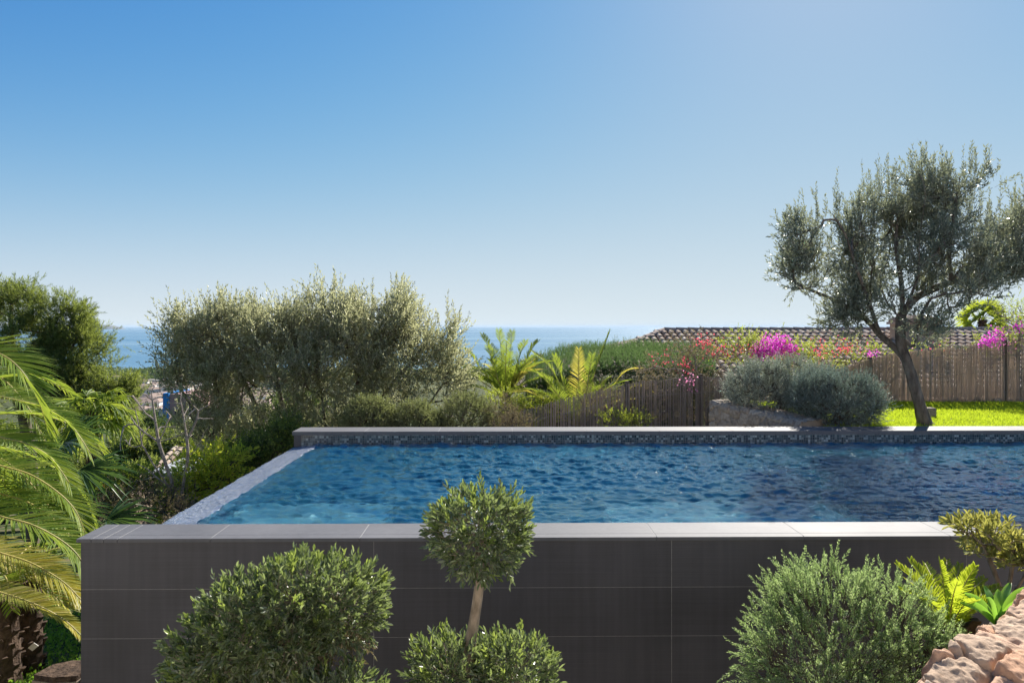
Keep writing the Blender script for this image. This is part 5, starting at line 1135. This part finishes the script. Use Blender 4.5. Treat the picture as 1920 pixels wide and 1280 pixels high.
# ------------------------------------------------------------------ hillside: woods, villas, town
def proto_tree(name, label, R, H, mat, seed, nclump, ls, lw, conical=False):
    rng = np.random.default_rng(seed); root = empty(name, (0, 0, 0), label, 'tree', 'trees on the hillside')
    bl = [(np.array((rng.normal(0, R * .35), rng.normal(0, R * .35), H * rng.uniform(.42, .86))), np.array((R * rng.uniform(.4, .65), R * rng.uniform(.4, .65), H * rng.uniform(.13, .22)))) for _ in range(9)]
    at_ = in_blobs(bl, nclump, rng, .4); PO, PA, rad, ends, TN = grow([[np.zeros(3), np.array((.1, 0, H * .25)), np.array((0, .1, H * .55))]], at_, .03, .42, H * .08, .05, 0, rng)
    mb = MB(); wood(mb, PO, PA, rad, 5); mb.build('trunk', M['twig'], root)
    mb = MB(); E = PO[ends]; ns = 12; P = np.repeat(E, ns, 0) + rng.normal(0, R * .1, (len(E) * ns, 3)); sprigs(mb, P, unit(rng.normal(0, .6, P.shape) + (0, 0, .7)), ls * 1.6, 8, ls, lw, .8, rng)
    mb.build('crown', mat, root); return root
protos = [proto_tree('hillside_tree', 'x', 2.6, 5.5, M['pine'], 201, 110, .3, .1), proto_tree('hillside_tree', 'x', 2.4, 5.0, M['broad'], 202, 110, .26, .12), proto_tree('hillside_tree', 'x', 3.0, 6.5, M['wood_far'], 203, 120, .34, .13)]
rng = np.random.default_rng(210); spots = []
for (px, D_) in ((225, 26), (262, 30), (300, 34), (345, 30), (390, 27), (440, 24), (500, 22), (560, 21), (240, 48), (285, 56), (330, 50), (375, 60), (420, 45), (255, 80), (320, 90), (350, 75), (395, 85), (270, 120), (310, 135), (430, 110), (365, 110), (240, 150), (290, 190), (345, 220), (400, 180), (450, 160), (500, 130), (560, 100), (620, 90), (680, 70), (480, 60), (540, 45), (600, 40), (180, 60), (120, 45), (60, 35), (640, 26), (720, 24), (790, 22), (0, 40), (850, 25), (910, 23), (130, 28), (170, 34)):
    spots.append((px + rng.uniform(-6, 6), D_))
names = ['sunlit yellow green pine', 'bright leafy round tree', 'dark bushy evergreen']
lab_used = {}
for i, (px, D_) in enumerate(spots):
    k = int(rng.integers(0, 3)); p = ground_at(px, D_); p[2] -= .3; dist = 'far down the slope' if D_ > 90 else ('half way down the slope' if D_ > 40 else 'just below the garden')
    lab = f'{names[k]} {dist} among the hillside trees'
    src = protos[k]; sc = rng.uniform(.55, .8) if D_ < 40 else rng.uniform(.75, 1.15)
    if not src.get('used'):
        src['used'] = 1; src.location = tuple(float(t) for t in p); src.scale = (sc,) * 3; src['label'] = lab
    else: c = copy_tree(src, p, rng.uniform(0, 6), sc, lab)
for o in C.objects:
    if 'used' in o.keys(): del o['used']
# woods along the shore: one mass
rng = np.random.default_rng(220); mb = MB(); n = 26000
D_ = rng.uniform(820, 1030, n); px = rng.uniform(150, 1000, n); X_ = (px - 945) / F * D_; cz = 7 + 4 * vnoise(X_ / 16, D_ / 40)
P = np.stack([X_, D_, hgt(X_, D_) + rng.random(n) ** .5 * cz], 1); v, q = leaf_quads(P, unit(rng.normal(size=(n, 3))), rng.uniform(2, 4.5, n), rng.uniform(1.5, 3, n), bend=.3, rng=rng); mb.add(v, q)
tag(mb.build('woods', M['wood_far']), 'dark band of pine woods along the shore beyond the town', 'woods', kind='stuff')
# town houses
def town_house(w, d, h, wall, roof, flat, seed, rows_=2, parapet=True):
    root = empty('town_house', (0, 0, 0), 'x', 'house', 'houses of the town on the slope'); mb = MB(); mb.box(-w/2, w/2, -d/2, d/2, -3, h); mb.build('wall', M[wall], root)
    mb = MB()
    if flat: mb.box(-w/2 - .3, w/2 + .3, -d/2 - .3, d/2 + .3, h + .003, h + .5)
    else: mb.addpoly([(-w/2-.5, -d/2-.5, h), (w/2+.5, -d/2-.5, h), (w/2+.5, d/2+.5, h), (-w/2-.5, d/2+.5, h), (-w/2+d*.3, 0, h+d*.17), (w/2-d*.3, 0, h+d*.17)], [[0,1,5,4],[1,2,5],[2,3,4,5],[3,0,4],[3,2,1,0]])
    mb.build('roof', M[roof], root); k = max(2, int(w / 3.2)); wm = MB(); wm.box(-.6, .6, -.06, .03, 0, 1.4); first = None
    for r in range(rows_):
        for c in range(k):
            if first is None: wob = wm.build('window', M['glass_dark'], root); first = wob
            else: wob = first.copy(); C.objects.link(wob); wob.parent = root
            wob.location = (-w/2 + (c + .5) * w / k, -d/2 - .003, .9 + r * 3)
    return root
tp_ = [town_house(12, 9, 6.2, 'white', 'flatroof', True, 1), town_house(10, 9, 5.8, 'cream', 'terracotta', False, 2), town_house(16, 10, 9, 'white', 'terracotta', False, 3, 3), town_house(9, 8, 6, 'cream', 'flatroof', True, 4)]
kinds = ['white flat roofed town house', 'cream town house with a terracotta hip roof', 'long white apartment house with terracotta roof', 'small cream flat roofed town house']
rng = np.random.default_rng(230); used = set(); spots = []
for D_ in (300, 340, 380, 430, 480, 530, 590, 650, 720, 780):
    x = 205 + rng.uniform(0, 12)
    while x < 520:
        spots.append((x, D_ + rng.uniform(-15, 15))); x += rng.uniform(15, 26) * (500 / D_) ** .5
for i, (px, D_) in enumerate(spots):
    k = int(rng.integers(0, 4)); p = ground_at(px, D_); place = 'beside the near trees' if D_ < 400 else ('in the middle of the town' if D_ < 600 else 'below the shore woods')
    lab = f'{kinds[k]} {place}'
    if k not in used: used.add(k); tp_[k].location = tuple(float(t) for t in p); tp_[k].rotation_euler = (0, 0, .1); tp_[k]['label'] = lab
    else: copy_tree(tp_[k], p, rng.choice([-.35, -.1, .15, .3, 1.2]), rng.uniform(.85, 1.15), lab)
# pink building with a blue painted panel
Dk = 125; p0 = ground_at(350, Dk); root = empty('pink_house', p0, 'pink walled building with a bright blue painted end wall seen through the wild olive', 'house')
zt, zl = at(0, 738, Dk)[2], p0[2] - 1; xa, xb, xc_ = at(311, 0, Dk)[0], at(322, 0, Dk)[0], at(395, 0, Dk)[0]
mb = MB(); mb.addpoly([(xb, Dk, zl), (xc_, Dk + 3, zl), (xc_, Dk + 3, zt - 3.5), (xb + 4, Dk, zt), (xb, Dk, zt), (xb, Dk + 9, zl), (xc_, Dk + 12, zl), (xc_, Dk + 12, zt - 3.5), (xb + 4, Dk + 9, zt), (xb, Dk + 9, zt)],
    [[0, 1, 2, 3, 4], [9, 8, 7, 6, 5], [4, 3, 8, 9], [3, 2, 7, 8], [2, 1, 6, 7], [0, 4, 9, 5]]); mb.build('wall', M['pinkwall'], root)
mb = MB(); mb.box(xa, xb - .02, Dk - .4, Dk + 8, zl, zt + .2); mb.build('blue_wall', M['bluepaint'], root)
for k in range(3): mb = MB(); mb.box(xb + 1 + k * 2.1, xb + 1.9 + k * 2.1, Dk - .05 + .1 * k, Dk + .3 + k, zt - 4.2, zt - 2.8); mb.build('window', M['glass_dark'], root)
# low tiled sheds and white pergola below the bare tree
def shed(label, px0, px1, py, D0, depth, rise, seed):
    a, b_ = at(px0, py, D0), at(px1, py, D0); g = float(hgt((a[0] + b_[0]) / 2, D0)); root = empty('tiled_shed', ((a[0] + b_[0]) / 2, D0 + depth / 2, g), label, 'shed'); mb = MB()
    tile_slope(mb, None, a, np.array((1, 0, 0.)), np.array((0, depth, rise)), b_[0] - a[0], math.hypot(depth, rise), rng=np.random.default_rng(seed), sp=.26, r=.1); mb.build('roof_tiles', M['tile'], root)
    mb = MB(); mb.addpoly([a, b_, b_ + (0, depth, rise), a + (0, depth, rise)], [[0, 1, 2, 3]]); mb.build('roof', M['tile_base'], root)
    mb = MB(); mb.box(a[0] + .2, b_[0] - .2, D0 + .2, D0 + depth - .1, g - .5, a[2] - .06); mb.build('wall', M['render_ochre'], root)
shed('low tiled shed roof behind the hibiscus shrub', 200, 262, 935, 19, 1.3, .45, 1)
shed('weathered tiled shed roof behind the bare tree', 284, 310, 880, 27, 1.9, .6, 2)
Dq = 22; a = at(288, 893, Dq); b_ = at(368, 893, Dq); g = float(hgt(a[0], Dq)); root = empty('pergola', ((a[0] + b_[0]) / 2, Dq, g), 'white pergola frame showing between the yellow green leaves', 'pergola')
mb = MB(); mb.box(a[0] - .1, b_[0] + .1, Dq, Dq + .1, a[2], a[2] + .12); mb.box(a[0] - .1, b_[0] + .1, Dq + 2.2, Dq + 2.3, a[2], a[2] + .12)
mb.build('beam', M['greywhite'], root); mb = MB()
for k in range(7): x_ = a[0] + k * (b_[0] - a[0]) / 6; mb.box(x_ - .09, x_ + .09, Dq - .1, Dq + 2.4, a[2] + .123, a[2] + .17)
mb.build('slats', M['greywhite'], root)
for x_, y_ in ((a[0], Dq + .05), (b_[0], Dq + .05), (a[0], Dq + 2.25), (b_[0], Dq + 2.25)): mb = MB(); mb.box(x_ - .06, x_ + .06, y_ - .045, y_ + .045, g - .2, a[2] - .002); mb.build('post', M['greywhite'], root)

# ------------------------------------------------------------------ left bottom: ground cover, slab
rng = np.random.default_rng(241); n = 26000
P = np.stack([rng.uniform(-8, -2.85, n), rng.uniform(4.6, 12, n), np.zeros(n)], 1); P[:, 2] = hgt(P[:, 0], P[:, 1]) + rng.random(n) ** 1.5 * .12 * (1 + .8 * vnoise(P[:, 0] * 1.4, P[:, 1] * 1.4))
keep = fbm(P[:, 0] * 1.1, P[:, 1] * 1.1, 0, 2) > -.75; P = P[keep]; v, q = leaf_quads(P, unit(rng.normal(0, .7, P.shape) + (0, 0, .8)), .045, .032, bend=.2, rng=rng); mb = MB(); mb.add(v, q)
tag(mb.build('ground_cover', M['weed']), 'low green weeds covering the slope below the palms', 'ground cover', kind='stuff')
cs = at(110, 1262, 6.2); gz = cs[2]
root = empty('slab', (cs[0], cs[1], gz - .1), 'dark flat stone slab with a pale rough edge in the weeds at the lower left', 'stone slab')
mb = MB(); pts = [(-.28, -.12), (-.2, .18), (.02, .3), (.36, .3), (.36, -.16), (.05, -.2)]
def slabm(z0, z1, k): return [(cs[0] + x * k, cs[1] + y * k, gz + z) for z in (z0, z1) for x, y in pts]
mb.addpoly(slabm(-.02, .03, .62), [[5, 4, 3, 2, 1, 0], [6, 7, 8, 9, 10, 11]] + [[i, (i + 1) % 6, 6 + (i + 1) % 6, 6 + i] for i in range(6)]); mb.build('top', M['palm_trunk'], root)
mb = MB(); mb.addpoly(slabm(-.35, -.022, .67), [[5, 4, 3, 2, 1, 0], [6, 7, 8, 9, 10, 11]] + [[i, (i + 1) % 6, 6 + (i + 1) % 6, 6 + i] for i in range(6)]); mb.build('base', M['render_ochre'], root)

# ------------------------------------------------------------------ unseen house and terrace, added to bounce sunlight onto shaded fronts
bounce_vil = empty('bounce_villa', (0, -7, -.3), 'added unseen white house behind the viewer, bouncing sunlight towards the pool', 'house')
mb = MB(); mb.box(-13, 13, -15, -6.5, -.3, 6.4); mb.build('wall', M['white'], bounce_vil)
mb = MB(); mb.box(-13.5, 13.5, -15.5, -6.0, 6.403, 6.7); mb.build('roof', M['flatroof'], bounce_vil)
for x_ in (-9.5, -3.2, 3.2, 9.5):
    for z_ in (.0, 3.4):
        mb = MB(); mb.box(x_ - 1.2, x_ + 1.2, -6.5 - .02, -6.46, z_, z_ + 2.2); wn_ = mb.build('window', M['glass_dark'], bounce_vil)
        mb = MB()
        for a_, b_ in ((-1.28, -1.2), (1.2, 1.28), (-.04, .04)): mb.box(x_ + a_, x_ + b_, -6.49, -6.44, z_, z_ + 2.2)
        fo_ = mb.build('frame', M['white'], None); fo_.data.transform(__import__('mathutils').Matrix.Translation(-Vector(bounce_vil.location))); fo_.parent = wn_
mb = MB(); mb.box(-6, 9, -6.5, 1.0, -1.95, -.25)
tag(mb.build('terrace', M['cream']), 'added unseen pale terrace behind the viewer, bouncing sunlight', kind='structure')

# ------------------------------------------------------------------ air
HZ = True
if HZ:
    mb = MB(); mb.box(-R_SEA - 500, R_SEA + 500, -400, R_SEA + 500, -75.5, 42)
    m, n, l, b, out = newmat('haze'); n.remove(b); pv = n.new('ShaderNodeVolumePrincipled'); pv.inputs['Color'].default_value = (.66, .76, .86, 1); pv.inputs['Density'].default_value = 2.4e-5; pv.inputs['Anisotropy'].default_value = 0
    l.new(pv.outputs[0], out.inputs['Volume']); o = mb.build('haze', m); tag(o, 'thin sea haze in the air', kind='stuff'); o.display_type = 'WIRE'
